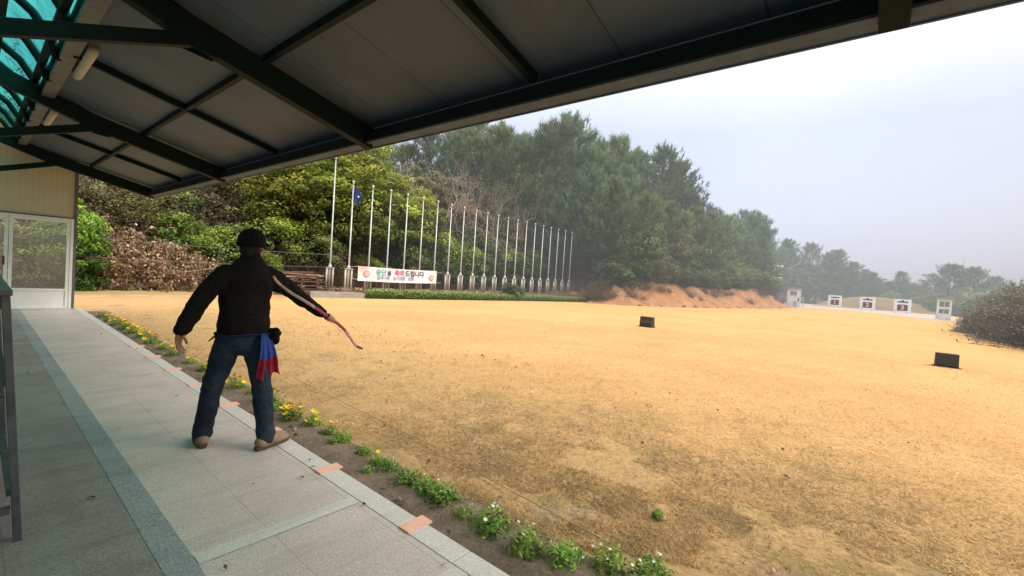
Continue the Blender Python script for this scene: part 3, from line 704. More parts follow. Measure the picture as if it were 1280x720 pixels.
# flower bed soil, a shallow uneven sheet beside the kerb
def flower_bed():
    rng = np.random.default_rng(3); V = []; F = []; ny, nx = 150, 7
    for i in range(ny + 1):
        y = -3 + 18.6 * i / ny
        for j in range(nx + 1):
            t = j / nx; xx = 1.80 + t * (0.54 + 0.16 * (float(vnoise(0, y, .8, 2)) - .4) + 0.02 * max(0, 3 - y))
            V.append((xx, y, -0.112 + (0.035 * math.sin(math.pi * t) + 0.03 * (float(vnoise(xx, y, 7, 3)) - .3)) * (1 if 0 < j < nx else 0) - (.014 if j == nx else 0)))
    for i in range(ny):
        for j in range(nx): a = i * (nx + 1) + j; F.append((a, a + 1, a + nx + 2, a + nx + 1))
    tag(link('flower_bed', np_mesh('flower_bed', V, F), M['soil'], smooth=True), kind='structure')
flower_bed()

# ------------------------------------------------------------------ pavement
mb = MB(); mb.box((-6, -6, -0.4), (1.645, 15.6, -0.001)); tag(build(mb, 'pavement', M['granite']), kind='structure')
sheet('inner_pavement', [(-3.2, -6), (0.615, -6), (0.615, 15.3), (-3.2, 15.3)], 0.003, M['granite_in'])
sheet('paving_strip', [(0.62, -6), (0.75, -6), (0.75, 15.3), (0.62, 15.3)], 0.003, M['granite_strip'])
for y in (2.51, 1.52, 0.53, -0.46):
    sheet('paving_crossband', [(0.755, y), (1.642, y), (1.642, y + 0.10), (0.755, y + 0.10)], 0.003, M['granite_light'])
mb = MB(); y = -3.3
while y < 15.3:
    mb.box((1.648, y, -0.35), (1.79, min(y + 0.985, 15.4), 0.002)); y += 0.99
tag(build(mb, 'kerb', M['granite_light'], bevel=0.004), kind='structure')

ORD = ['first', 'second', 'third', 'fourth', 'fifth', 'sixth', 'seventh', 'eighth', 'ninth', 'tenth', 'eleventh', 'twelfth', 'thirteenth', 'fourteenth', 'fifteenth', 'sixteenth', 'seventeenth', 'eighteenth', 'nineteenth', 'twentieth', 'twenty-first', 'twenty-second', 'twenty-third', 'twenty-fourth', 'twenty-fifth', 'twenty-sixth', 'twenty-seventh', 'twenty-eighth', 'twenty-ninth', 'thirtieth', 'thirty-first', 'thirty-second', 'thirty-third', 'thirty-fourth']
tl = None
for i, y in enumerate((2.06, 3.09, 4.13, 5.13, 6.15, 7.14, 8.15, 9.16)):
    t = thing('floor_tile', None, 'tile', (1.735, y, 0.002), 0, 'salmon tiles along the kerb')
    t['label'] = 'flat salmon tile set on the kerb, ' + ('nearest one to the camera' if i == 0 else ORD[i] + ' from the camera')
    if tl is None:
        mb = MB(); mb.box((-0.09, -0.05, -0.005), (0.09, 0.05, 0.008)); p1 = build(mb, 'slab', M['tile'], t, bevel=0.003)
        tl = p1
    else:
        c = tl.copy(); C.objects.link(c); c.parent = t

# ------------------------------------------------------------------ shelter
S = thing('open_shelter', 'long open shelter with dark green rafters, grey ceiling and turquoise skylight', 'shelter', (0, 0, 0))
def zp(x, off=0.0): return 3.16 + 0.246 * (3.1 - x) + off         # underside of the light rafters
mb = MB(); mb.prism([(0.60, zp(0.60, .08)), (3.13, zp(3.13, .08)), (3.13, zp(3.13, .13)), (0.60, zp(0.60, .13))], -6, 15.6, 1)
build(mb, 'roof_panel', M['ceiling'], S)
for y in (-5.0, 0.05, 4.95, 9.9, 15.2):
    mb = MB(); H = 0.25
    low = [(3.085, 2.955), (1.2, 3.43), (0.2, 3.79), (-0.6, 3.99), (-3.2, 4.45)]
    mb.prism(low + [(-3.2, 4.45 + H), (-0.6, 3.99 + H), (0.2, 3.79 + H), (1.2, 3.43 + H - .01), (3.085, 2.955 + H)], y - 0.065, y + 0.065, 1)
    build(mb, 'main_rafter', M['steel_green'], S, bevel=0.006)
    mb = MB(); mb.bar((1.24, y, 3.465), (-3.15, y, 3.465 - 4.39 * 0.36), 0.09, 0.115); build(mb, 'tie_strut', M['steel_green'], S, bevel=0.006)
for y in (-2.5, 2.4, 7.45, 12.5):
    mb = MB(); mb.bar((3.02, y, zp(3.02, .037)), (0.72, y, zp(0.72, .037)), 0.065, 0.08); build(mb, 'light_rafter', M['steel_green'], S, bevel=0.004)
mb = MB()
for a, b in ((-4.93, -2.54), (-2.46, -.02), (.12, 2.36), (2.44, 4.88), (5.02, 7.41), (7.49, 9.83), (9.97, 12.46), (12.54, 15.13)):
    mb.bar((1.83, a, zp(1.83, .042)), (1.83, b, zp(1.83, .042)), 0.055, 0.07)
build(mb, 'purlin', M['steel_green'], S)
mb = MB(); mb.box((2.99, -6, 3.005), (3.15, 15.55, 3.02)); mb.box((3.153, -6, 2.995), (3.17, 15.55, 3.33)); build(mb, 'eave_channel', M['eave'], S)
mb = MB(); mb.box((2.968, -6, 3.012), (2.987, 15.55, 3.135)); build(mb, 'eave_lip', M['steel_green'], S)  # dark colour on the lip stands in for shadow inside the eave
mb = MB(); mb.box((0.62, -6, zp(0.66, -.01)), (0.76, 15.13, zp(0.66, .075))); build(mb, 'edge_beam', M['dark_trim'], S)
for y in (0.05, 4.95, 9.9):
    mb = MB()
    for sgn in (-1, 1):
        mb.prism([(1.05, 3.40), (1.42, 3.36), (1.42, 3.56), (1.05, 3.68)], y + sgn * .067 - .004, y + sgn * .067 + .004, 1)
        for bx, bz in ((1.11, 3.46), (1.11, 3.60), (1.36, 3.41), (1.36, 3.52)): mb.box((bx - .014, y + sgn * .078 - .008, bz - .014), (bx + .014, y + sgn * .078 + .008, bz + .014))
    build(mb, 'gusset_plate', M['steel_green'], S)
# vaulted skylight
arc = [(0.615, 3.80), (0.55, 4.02), (0.40, 4.26), (0.18, 4.44), (-0.10, 4.55), (-0.40, 4.58), (-0.70, 4.55), (-0.98, 4.44), (-1.20, 4.26)]
mb = MB(); mb.prism([(-1.21, 4.22), (-3.2, 4.72), (-3.2, 4.80), (-1.21, 4.30)], -6, 15.6, 1); build(mb, 'unseen_rear_roof', M['ceiling'], S)  # unseen opaque roof, added to cut the skylight's teal light below
V = []; F = []
for i, (a, b) in enumerate(arc):
    V += [(a, -6, b), (a, 15.6, b)]
    if i: F.append((2 * i - 2, 2 * i - 1, 2 * i + 1, 2 * i))
link('skylight', np_mesh('skylight', V, F), M['skylight'], S, smooth=True, fixn=False)
for k in range(20):
    y = -5.2 + 1.08 * k
    mb = MB(); mb.tube([(a, y, b - 0.06) for a, b in arc], 0.048, 6); build(mb, 'skylight_rib', M['steel_green'], S, smooth=True)
for i in (1, 3, 5, 7):
    mb = MB(); a, b = arc[i]; mb.bar((a, -5.9, b - 0.07), (a, 15.5, b - 0.07), 0.075, 0.06); build(mb, 'skylight_bar', M['steel_green'], S)
# unseen back wall, height shaped to darken the left side; columns
mb = MB(); mb.box((-3.35, -6, 0), (-3.25, 15.6, 3.4)); build(mb, 'unseen_back_wall', M['cream'], S)
for y in (-5.0, 0.05, 4.95, 9.9, 15.2):
    mb = MB(); mb.box((-3.24, y - .065, 0), (-3.11, y + .065, 4.72)); build(mb, 'column', M['steel_green'], S)
# end wall above the sliding doors
mb = MB(); mb.prism([(-3.24, 2.235), (1.60, 2.235), (1.60, 3.60), (1.2, 3.70), (0.2, 4.04), (-0.6, 4.29), (-3.24, 4.9)], 15.42, 15.50, 1)
ew = build(mb, 'end_wall', M['cream'], S)
mb = MB(); mb.box((1.605, 15.38, 0), (1.655, 15.52, 3.5)); mb.box((-3.2, 15.38, 2.205), (1.60, 15.41, 2.235)); build(mb, 'corner_trim', M['dark_trim'], ew)
def door_leaf(x0, x1, kick, name):
    mb = MB(); f = 0.06; y0, y1 = 15.38, 15.44
    mb.box((x0, y0, 0.012), (x0 + f, y1, 2.17)); mb.box((x1 - f, y0, 0.012), (x1, y1, 2.17))
    mb.box((x0 + f, y0, 2.09), (x1 - f, y1, 2.17)); mb.box((x0 + f, y0, kick), (x1 - f, y1, kick + 0.045)); mb.box((x0 + f, y0, 0.012), (x1 - f, y1, 0.07))
    fr = build(mb, name, M['white_alu'], S, bevel=0.004)
    mb = MB(); mb.box((x0 + f, y0 + .02, 0.07), (x1 - f, y0 + .035, kick)); build(mb, 'kick_panel', M['white_alu'], fr)
    mb = MB(); mb.add([(x0 + f, y0 + .03, kick + .045), (x1 - f, y0 + .03, kick + .045), (x1 - f, y0 + .03, 2.09), (x0 + f, y0 + .03, 2.09)], [(0, 1, 2, 3)]); build(mb, 'glass_pane', M['glass'], fr)
    return fr
door_leaf(0.545, 1.545, 0.44, 'sliding_door')
d2 = door_leaf(-0.47, 0.535, 0.44, 'sliding_door')
mb = MB(); mb.box((0.455, 15.355, 1.02), (0.49, 15.379, 1.22)); build(mb, 'handle', M['gate_red'], d2)
door_leaf(-1.48, -0.48, 0.44, 'sliding_door')
mb = MB(); mb.box((1.55, 15.37, 0.004), (1.60, 15.45, 2.2)); mb.box((-3.2, 15.37, 2.172), (1.548, 15.45, 2.2)); mb.box((-3.2, 15.37, 0.004), (1.548, 15.45, 0.011))
build(mb, 'door_frame', M['white_alu'], S)
for y, lab in ((7.6, 'unlit fluorescent lamp on the ceiling edge, nearer of the two'), (11.3, 'unlit fluorescent lamp on the ceiling edge, farther of the two')):
    t = thing('ceiling_lamp', lab, 'lamp', (0.83, y, zp(0.83, .08)), 0, 'lamps under the ceiling edge')
    mb = MB(); mb.box((-0.05, -0.62, -0.035), (0.05, 0.62, 0.02)); build(mb, 'housing', M['dark_trim'], t, bevel=0.004)
    mb = MB(); mb.tube([(0, -0.6, -0.065), (0, 0.6, -0.065)], (0.048), 10); build(mb, 'lamp_tube', M['lamp_tube'], t, smooth=True)

# tall steel stand at the left
t = thing('steel_stand', 'tall grey steel stand with a flat top at the left edge', 'stand', (0, 0, 0))
mb = MB(); mb.box((-0.75, 3.33, 1.265), (0.138, 4.95, 1.295)); build(mb, 'top', M['table_top'], t, bevel=0.004)
for (xa, ya, xb, yb) in ((.115, 3.36, .185, 3.34), (.115, 4.82, .185, 4.84), (-.68, 3.36, -.74, 3.34), (-.68, 4.82, -.74, 4.84)):
    mb = MB(); mb.bar((xa, ya, 1.265), (xb, yb, 0.0), 0.032, 0.032, (0, 1, 0)); build(mb, 'leg', M['grey_steel'], t, bevel=0.003)
mb = MB()
for z in (0.17, 0.74):
    xo = .115 + .07 * (1.265 - z) / 1.265
    for y in (3.345, 4.835): mb.bar((xo - .02, y, z), (-xo - .5, y, z), 0.03, 0.035)
    mb.bar((xo - .02, 3.37, z + .08), (xo - .02, 4.81, z + .08), 0.03, 0.035)
mb.bar((.10, 3.37, 1.22), (.10, 4.81, 1.22), 0.03, 0.05)
build(mb, 'rail', M['grey_steel'], t)

# ------------------------------------------------------------------ flagpoles and banner
def flagpole(x, y, h, zb, lab, first=None):
    t = thing('flagpole', lab, 'flagpole', (x, y, zb), 0, 'flagpoles in a row along the field')
    if first is None:
        mb = MB(); mb.tube([(0, 0, 0.15), (0, 0, 1.6), (0, 0, h - 0.1)], [0.045, 0.042, 0.026], 10); build(mb, 'pole', M['pole'], t, smooth=True)
        mb = MB(); mb.tube([(0, 0, h - .12), (0, 0, h - .05)], .04, 8); mb.blob((0, 0, h), 0.07); build(mb, 'finial', M['pole'], t, smooth=True)
        for dx, z0 in ((-0.17, 0), (0.17, 0)):
            mb = MB(); mb.tube([(dx, 0, z0), (dx, 0, 1.18)], 0.048, 8); build(mb, 'support_post', M['postpipe'], t, smooth=True)
        mb = MB(); mb.tube([(0, 0.02, 0.3), (0, 0.02, 1.2)], 0.060, 8); build(mb, 'support_post', M['postpipe'], t, smooth=True)
        mb = MB(); mb.box((-0.24, -0.05, 1.182), (0.24, 0.05, 1.215)); mb.tube([(0, 0, 1.205), (0, 0, 1.30), (0, 0, 1.38)], [.10, .09, .05], 8); build(mb, 'collar', M['pole'], t)
        mb = MB(); mb.box((-.26, -.09, -.01), (.26, .09, .02)); build(mb, 'base_plate', M['concrete'], t)
        return t
    for ch in KID.setdefault(first, kids(first)):
        c = ch.copy(); C.objects.link(c); c.parent = t
    return t
tall = flagpole(11.98, 22.3, 6.95, 0.13, 'tallest and leftmost flagpole, standing by the plank pile')
bpy.context.view_layer.update()
fp = None
for i in range(20):
    x = 12.3 + 1.158 * i; y = 21.02 + 0.033 * (x - 12.3)
    if i == 0: lab = 'slim steel flagpole flying the blue flag, left of the banner'
    elif i < 7: lab = f'bare slim flagpole behind the white banner, {ORD[i - 1]} from its left end' if i < 6 else 'bare slim flagpole at the right end of the white banner'
    elif i == 19: lab = 'last slim flagpole at the far right end of the row'
    else: lab = f'bare slim flagpole right of the banner, {ORD[i - 7]} beyond it'
    p_ = flagpole(x, y, 5.62, 0.13, lab, fp)
    if fp is None: fp = p_
V = []; F = []; n, k = 12, 10
for i in range(n + 1):
    for j in range(k + 1):
        a, b = i / n, j / k
        V.append((0.05 + 0.40 * a - 0.12 * a * b, 0.05 * math.sin(9 * a + 2 * b), -0.62 * b - 0.22 * a + 0.05 * math.sin(5 * a)))
for i in range(n):
    for j in range(k): q = i * (k + 1) + j; F.append((q, q + 1, q + k + 2, q + k + 1))
fl = link('flag', np_mesh('flag', V, F), M['flag_blue'], smooth=True, loc=(12.3, 20.99, 5.50)); tag(fl, 'small dark blue flag hanging near a flagpole top', 'flag')
mb = MB(); mb.tube([(-.0, 0, .1), (0, 0, -.68)], .008, 5); build(mb, 'halyard', M['white'], fl)
mb = MB(); mb.bar((0.12, 0.02, -0.38), (0.33, -0.015, -0.46), .012, .07, (0, 0, 1)); build(mb, 'white_stripe', M['white'], fl)

bn = thing('banner', 'long white banner with coloured Korean lettering tied to the flagpole stands', 'banner', (12.72, 20.84, 0.76), math.atan(0.012))
V = []; F = []; n = 40
for i in range(n + 1):
    xx = 5.32 * i / n; sag = 0.02 * math.sin(3 * xx) ; top = 0.76 - 0.035 * math.sin(math.pi * i / n); bot = 0.0 - 0.035 * math.sin(math.pi * i / n)
    for j in range(5): V.append((xx, sag * (1 - abs(j - 2) / 2) * 0.5, bot + (top - bot) * j / 4))
for i in range(n):
    for j in range(4): q = i * 5 + j; F.append((q, q + 5, q + 6, q + 1))
link('cloth', np_mesh('cloth', V, F), M['banner'], bn, smooth=True)
def text(s, size, x, y, z, m, parent, name='lettering', rz=0.0, bold=0.0, xscale=1.0):
    cu = bpy.data.curves.new('t', 'FONT'); cu.body = s; cu.size = size; cu.resolution_u = 2; cu.offset = bold; cu.fill_mode = 'FRONT'
    ob = bpy.data.objects.new('t', cu); C.objects.link(ob)
    dg = bpy.context.evaluated_depsgraph_get(); me = bpy.data.meshes.new_from_object(ob.evaluated_get(dg)); bpy.data.objects.remove(ob)
    rot = Matrix.Rotation(rz, 4, 'Z') @ Matrix.Rotation(R(90), 4, 'X') @ Matrix.Diagonal((xscale, 1, 1, 1))
    me.transform(rot); me.name = name
    o = link(name, me, m, parent, fixn=False); o.location = (x, y, z)
    return o, max((v.co.x for v in me.vertices), default=0)
x = 1.05
for s_, m_ in (('승단', 'txt_green'), ('을', 'txt_grey'), (' ', None), ('축하', 'txt_pink'), ('드립니다', 'txt_grey')):
    if m_ is None: x += 0.16; continue
    sz = 0.37 if s_ != '을' else 0.30
    o, wd = text(s_, sz, x, -0.035, 0.365, M[m_], bn, bold=0.008); x += wd + 0.05
text('김하나편   임기대편   천편', 0.23, 1.12, -0.035, 0.115, M['txt_blue'], bn, bold=0.004)
def ring(cx, cz, r, parent):
    mb = MB(); N = 24
    for k in range(N):
        a, b = 2 * math.pi * k / N, 2 * math.pi * (k + 1) / N
        mb.add([(cx + r * q * math.cos(t), -0.036, cz + r * q * math.sin(t)) for t, q in ((a, 1), (b, 1), (b, .78), (a, .78))], [(0, 1, 2, 3)])
    o = build(mb, 'emblem', M['emblem'], parent)
    mb = MB(); mb.add([(cx + r * .72 * math.cos(2 * math.pi * k / N), -0.034, cz + r * .72 * math.sin(2 * math.pi * k / N)) for k in range(N)], [tuple(range(N))]); build(mb, 'emblem_disc', M['emblem_pale'], o)
ring(0.50, 0.37, 0.175, bn); ring(4.93, 0.33, 0.165, bn)
mb = MB()
for x0, z0, x1, z1 in ((-.35, .70, .02, .73), (-.35, .12, .02, .05), (5.3, .70, 5.75, .66), (5.3, .06, 5.75, .05)): mb.tube([(x0, .06, z0), (x1, 0, z1)], .008, 4)
build(mb, 'tie_rope', M['white'], bn)

# ------------------------------------------------------------------ sound boxes on the field
for (x, y, wd, hh, rz, lab, marks) in ((16.85, 7.04, .50, .40, -.05, 'small black box with faded grey marks, farther out on the turf', True), (16.45, -1.43, .45, .36, .02, 'plain black box on the turf at the right, by the frame edge', False)):
    t = thing('field_box', lab, 'box', (x, y, -0.12), rz, 'black boxes on the turf')
    mb = MB(); mb.prism([(-.02, 0), (.30, 0), (.24, hh), (.015, hh)], -wd / 2, wd / 2, 1); build(mb, 'casing', M['boxblack'], t, bevel=0.012)
    mb = MB(); f = .03
    mb.box((-.030, -wd / 2 + .02, .03), (-.021, wd / 2 - .02, .05)); build(mb, 'front_lip', M['black'], t)
    mb = MB(); mb.box((-.06, -wd / 2 - .05, -.012), (.36, wd / 2 + .05, .012)); build(mb, 'base', M['sole'], t, bevel=.004)
    if marks:
        mb = MB(); random.seed(4)
        for k in range(9):
            yy = -.19 + .045 * k; zz = .22 + random.uniform(-.03, .03); sl = .035 * zz / hh
            mb.bar((-.026 + sl, yy, zz - .04), (-.026 + sl + .006, yy + random.uniform(-.02, .02), zz + .04), .012, .006, (1, 0, 0))
        build(mb, 'faded_marks', M['greymark'], t)

# ------------------------------------------------------------------ target boards
for (x, y, num, lab) in ((91.3, 6.0, '1', 'white target board with numeral 1, leftmost of the three'), (86.1, 1.65, '2', 'white target board with numeral 2, middle of the three'), (82.9, -2.25, '3', 'white target board with numeral 3, nearest the white hut')):
    t = thing('target_board', lab, 'target', (x, y, -0.12), R(4), 'archery targets across the far end')
    W, Ht = 1.86, 1.98
    mb = MB(); mb.prism([(-.06, .16), (.06, .16), (.32, Ht), (.20, Ht)], -W / 2, W / 2, 1); build(mb, 'board', M['white'], t, bevel=.015)
    for s_ in (-1, 1):
        mb = MB(); mb.bar((.02, s_ * .72, 0), (.02, s_ * .72, .18), .10, .10); build(mb, 'foot', M['white'], t)
        mb = MB(); mb.bar((.27, s_ * .6, 1.5), (1.0, s_ * .6, 0), .07, .07); build(mb, 'prop', M['postpipe'], t)
    def face(y0, y1, z0, z1, m, nm, off=.012):
        def xx(z): return -.06 + .26 * (z - .16) / (Ht - .16) - off
        mb = MB(); mb.add([(xx(z0), y0, z0), (xx(z0), y1, z0), (xx(z1), y1, z1), (xx(z1), y0, z1)], [(0, 1, 2, 3)]); return build(mb, nm, M[m], t)
    face(-.56, .56, .40, 1.24, 'targetred', 'target_square'); face(-.56, .56, 1.52, 1.70, 'black', 'top_bar')
    if num != '1': face(-.12, .12, 1.70, 1.86, 'black', 'bar_tip')
    o, wd = text(num, .78, 0, 0, 0, M['emblem_pale'], t, 'numeral', R(-90), .03)
    o.location = (-.075, wd, .58); o.rotation_euler = (0, R(8), 0)
    bb = [v.co for v in o.data.vertices]; ym = (max(v.y for v in bb) + min(v.y for v in bb)) / 2; o.location.y = -ym

# ------------------------------------------------------------------ observation huts
def hut(loc, rz, wx, wy, hh, lab, wins, side_wins, extra):
    t = thing('white_hut', lab, 'hut', loc, rz, 'small white huts by the targets')
    mb = MB(); mb.box((0, -wy / 2, 0), (wx, wy / 2, hh)); build(mb, 'wall', M['hutwhite'], t, bevel=.01)
    mb = MB(); mb.box((.02, wy / 2 + .002, .05), (wx - .02, wy / 2 + .02, hh - .04)); build(mb, 'side_cladding', M['hutgrey'], t)
    mb = MB(); mb.prism([(-.14, hh + .02), (wx + .14, hh + .002), (wx + .14, hh + .06), (-.14, hh + .10)], -wy / 2 - .1, wy / 2 + .1, 1); build(mb, 'roof', M['hutgrey'], t)
    for (y0, y1, z0, z1, panes) in wins:
        mb = MB(); f = .035
        mb.box((-.02, y0, z0), (0.0, y1, z0 + f)); mb.box((-.02, y0, z1 - f), (0.0, y1, z1))
        for q in range(panes + 1):
            yy = y0 + (y1 - y0 - f) * q / panes; mb.box((-.02, yy, z0 + f + .001), (0.0, yy + f, z1 - f - .001))
        fr = build(mb, 'window', M['white'], t)
        mb = MB(); mb.box((-.010, y0 + .03, z0 + .03), (-.003, y1 - .03, z1 - .03)); build(mb, 'pane', M['hutglass'], fr)
    if extra:
        mb = MB(); mb.box((-.025, -.36, .02), (-.003, .02, .86)); dr = build(mb, 'door', M['hutgrey'], t)
        mb = MB(); mb.tube([(-.03, -.05, .42), (-.06, -.05, .42)], .025, 6); build(mb, 'handle', M['black'], dr)
        mb = MB(); mb.box((.35, -wy / 2 - .30, .95), (.9, -wy / 2 - .004, 1.35)); build(mb, 'side_unit', M['hutgrey'], t)
        mb = MB()
        for q in (.3, 1.0): mb.bar((q, -wy / 2 - .32, 0), (q, -wy / 2 - .32, 1.5), .04, .04)
        build(mb, 'side_post', M['postpipe'], t)
    return t
hut((65.9, -5.12, -.13), R(-5), 1.35, 1.16, 2.24, 'white two-storey hut beside the brush at the right', ((-.42, .42, 1.38, 2.0, 2), (-.42, .42, .66, 1.2, 2)), 0, False)
hut((68.6, 8.88, -.13), R(10), 1.35, 1.55, 2.42, 'white hut beside the end of the orange earth bank', ((-.32, .44, 1.52, 2.12, 2), (-.66, -.38, .75, 1.30, 1)), 0, True)

# ------------------------------------------------------------------ floodlight masts
def mast(x, y, z0, h, lamps, lab, r):
    t = thing('floodlight_mast', lab, 'light mast', (x, y, z0))
    mb = MB(); mb.tube([(0, 0, 0), (0, 0, h * .6), (0, 0, h)], [r, r * .8, r * .35], 8); build(mb, 'pole', M['pole'], t, smooth=True)
    for z, wd in lamps:
        mb = MB(); mb.bar((0, -wd, z), (0, wd, z), .06, .06); ar = build(mb, 'crossarm', M['pole'], t)
        for s_ in (-.85, -.3, .3, .85):
            mb = MB(); mb.prism([(-.26, .06), (-.16, -.16), (.0, -.05), (-.10, .17)], s_ * wd - .17, s_ * wd + .17, 1); o = build(mb, 'floodlight', M['lampwhite'], t); o.location.z = z
    return t
mast(66, 10.9, hz(66, 10.9), 4.9, ((4.7, .95), (3.2, .85)), 'grey mast with two tiers of white floodlights behind the left hut', .07)
mast(104, -9.9, -.12, 11.6, ((6.6, 1.2), (5.7, 1.1)), 'tall thin mast with floodlights and an antenna tip at the right', .10)

# ------------------------------------------------------------------ wires, rope line, rocks, planks
for z0, z1, lab in ((2.35, 2.0, 'upper slack wire strung in front of the thicket'), (1.55, 1.35, 'lower slack wire strung in front of the thicket')):
    mb = MB(); mb.tube([(-6 + 18 * k / 20, 23.9 - 1.6 * k / 20, z0 + (z1 - z0) * k / 20 - .25 * math.sin(math.pi * k / 20)) for k in range(21)], .012, 4)
    tag(build(mb, 'wire', M['wire']), lab, 'wire', 'slack wires by the thicket')
mb = MB(); pts = [(2.50, -.6), (2.55, .8), (2.58, 1.58), (2.66, 2.3), (2.73, 2.86), (2.78, 3.5), (2.83, 4.6), (2.9, 6.2)]
mb.tube([(a, b, -.085 + .008 * math.sin(b * 5)) for a, b in pts], .0032, 5); tag(build(mb, 'marker_cord', M['cord'], smooth=True), 'thin taut cord along the edge of the turf beside the flowers', 'cord')

def rock(x, y, s, seed, lab):
    rng = np.random.default_rng(seed); bm = bmesh.new(); bmesh.ops.create_icosphere(bm, subdivisions=3, radius=1)
    pl = unit(rng.normal(0, 1, (9, 3)))
    for v in bm.verts:
        c = np.array(v.co); k = 1.0
        for q in pl:
            dd = c @ q
            if dd > 0.62: k = min(k, 0.62 / dd)
        v.co = Vector(c * k) * (1 + .05 * float(vnoise(c[0] * 3 + c[2], c[1] * 3, 1, seed)))
        v.co = Vector((v.co.x * s[0], v.co.y * s[1], v.co.z * s[2]))
    me = bpy.data.meshes.new('boulder'); bm.to_mesh(me); bm.free()
    o = link('boulder', me, M['rock'], loc=(x, y, -.12 + s[2] * .35)); o.rotation_euler.z = rng.uniform(0, 6); tag(o, lab, 'boulder', 'grey boulders under the brush')
rock(2.75, 24.4, (.65, .5, .42), 1, 'largest grey boulder beside the shelter wall'); rock(3.75, 24.5, (.55, .4, .34), 2, 'grey boulder at the foot of the leaf pile, right of the largest')
rock(1.7, 24.6, (.6, .5, .5), 3, 'grey boulder seen through the right-hand door glass'); rock(0.55, 24.5, (.5, .45, .36), 4, 'grey boulder seen low through the glass, left of the other'); rock(4.6, 24.5, (.4, .34, .24), 6, 'smallest grey boulder, half under dead leaves')

def planks():
    t = thing('plank_pile', 'messy pile of brown planks and pallets behind the tallest flagpole', 'plank pile', (10.45, 22.7, .13))
    rng = np.random.default_rng(12)
    for lev in range(5):
        for k in range(4):
            mb = MB(); y0 = -.5 + .32 * k + rng.normal(0, .05); z = .06 + .19 * lev + rng.normal(0, .015); sk = rng.normal(0, .07) * (lev * .5)
            mb.bar((-1.15 + rng.normal(0, .12), y0, z), (1.1 + rng.normal(0, .2), y0 + sk, z + sk * .8), .12, .05)
            build(mb, 'plank', M['plank_pale'] if rng.uniform() < .18 else M['plank'], t)
        for q in (-.85, 0, .8) if lev < 4 else ():
            mb = MB(); mb.bar((q, -.62, .15 + .19 * lev), (q, .62, .15 + .19 * lev), .10, .09); build(mb, 'bearer', M['plank'], t)
    for k in range(4):
        mb = MB(); a = rng.uniform(-1, .6); mb.bar((a, -.6, .02 + .2 * k), (a + rng.uniform(.5, 1.0), -.75, .9 + rng.normal(0, .1)), .09, .04); build(mb, 'loose_plank', M['plank'], t)
planks()
mb = MB(); mb.prism([(-.55, 0), (.5, 0), (.28, .95), (-.3, 1.02)], -.02, .02, 1); o = build(mb, 'wood_panel', M['plank_pale'], loc=(8.75, 22.3, -.11)); o.rotation_euler = (R(-14), 0, R(10))
tag(o, 'pale wooden panel leaning behind the person, left of the planks', 'panel')

# ------------------------------------------------------------------ vegetation library
LIB = {}
def lib(kind, parts): LIB.setdefault(kind, []).append(parts)
for i in range(4):
    tr, cr = pine_meshes(f'pine{i}', 20 + i, 9.0, 2.9 + .3 * (i % 2), 84, .16, 10, 9); lib('pine', (('trunk', tr, 'bark'), ('crown', cr, 'pine')))
for i in range(2):
    tr, cr = pine_meshes(f'umbrella{i}', 40 + i, 8.0, 3.3, 60, .50, 11, 9, .42, .4); lib('umbrella', (('trunk', tr, 'bark'), ('crown', cr, 'pine_b')))
for i in range(3):
    lib('broad', (('trunk', trunk_mesh(f'trunk_b{i}', 50 + i, 4.2, .13, 6), 'bark'), ('crown', crown_mesh(f'crown_b{i}', 60 + i, (2.5, 2.5, 2.9), 3.7, 170, 70, .60, .20, .11, .3, -.95), 'green')))
for i in range(4):
    lib('shrub', (('stem', trunk_mesh(f'stem_s{i}', 70 + i, 1.3, .04, 5), 'bark'), ('foliage', crown_mesh(f'foliage_s{i}', 80 + i, (1.25, 1.25, 1.25), 1.0, 120, 52, .36, .115, .062, .3, -.75), 'green')))
for i in range(3):
    me, tips = bare_mesh(f'branches{i}', 90 + i, 7.5, 4, .55, .2); lib('bare', (('trunk', me, 'bare_bark'),))
    rng = np.random.default_rng(95 + i); P = np.array([q for q, _ in tips]); P = np.repeat(P, 5, 0) + rng.normal(0, .22, (len(P) * 5, 3))
    V, F = leaves(rng, P, np.tile((0, 0, .5), (len(P), 1)), .15, .08, .9, .1)
    lib('sparse', (('trunk', me.copy(), 'bare_bark'), ('foliage', np_mesh(f'foliage_p{i}', V, F, np.repeat(np.clip(rng.normal(.5, .22, len(P)), 0, 1), 4)), 'brown')))
for i in range(3):
    st, fo = thicket_meshes(f'thicket{i}', 110 + i, 1.5, 2.2, 100, 1900, .075); lib('thicket', (('stem', st, 'twig'), ('foliage', fo, 'brown')))
for i in range(3):
    st, fo = thicket_meshes(f'leafpile{i}', 120 + i, 1.5, 1.35, 95, 6000, .115, .12); lib('leafpile', (('stem', st, 'palewood'), ('foliage', fo, 'tanleaf')))
for i in range(3):
    st, fo = thicket_meshes(f'brush{i}', 130 + i, 1.7, 2.0, 150, 7500, .085); lib('brush', (('stem', st, 'twig'), ('foliage', fo, 'greybrush')))
used = set()
def plant(kind, x, y, s, name, label, cat, group, leafm=None, stemm=None, v=None, sz=None, z=None, rz=None):
    v = random.randrange(len(LIB[kind])) if v is None else v
    t = thing(name, label, cat, (x, y, hz(x, y) - .08 if z is None else z), random.uniform(0, 6.28) if rz is None else rz, group)
    t.scale = (s, s, s * (sz or random.uniform(.9, 1.12)))
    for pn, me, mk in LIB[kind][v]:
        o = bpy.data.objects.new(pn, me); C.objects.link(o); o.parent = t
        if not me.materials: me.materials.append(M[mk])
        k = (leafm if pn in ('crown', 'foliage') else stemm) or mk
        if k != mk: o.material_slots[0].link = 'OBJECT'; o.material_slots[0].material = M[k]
        if pn in ('trunk', 'stem') and (me.name, 's') not in used: used.add((me.name, 's')); me.polygons.foreach_set('use_smooth', [True] * len(me.polygons))
    return t

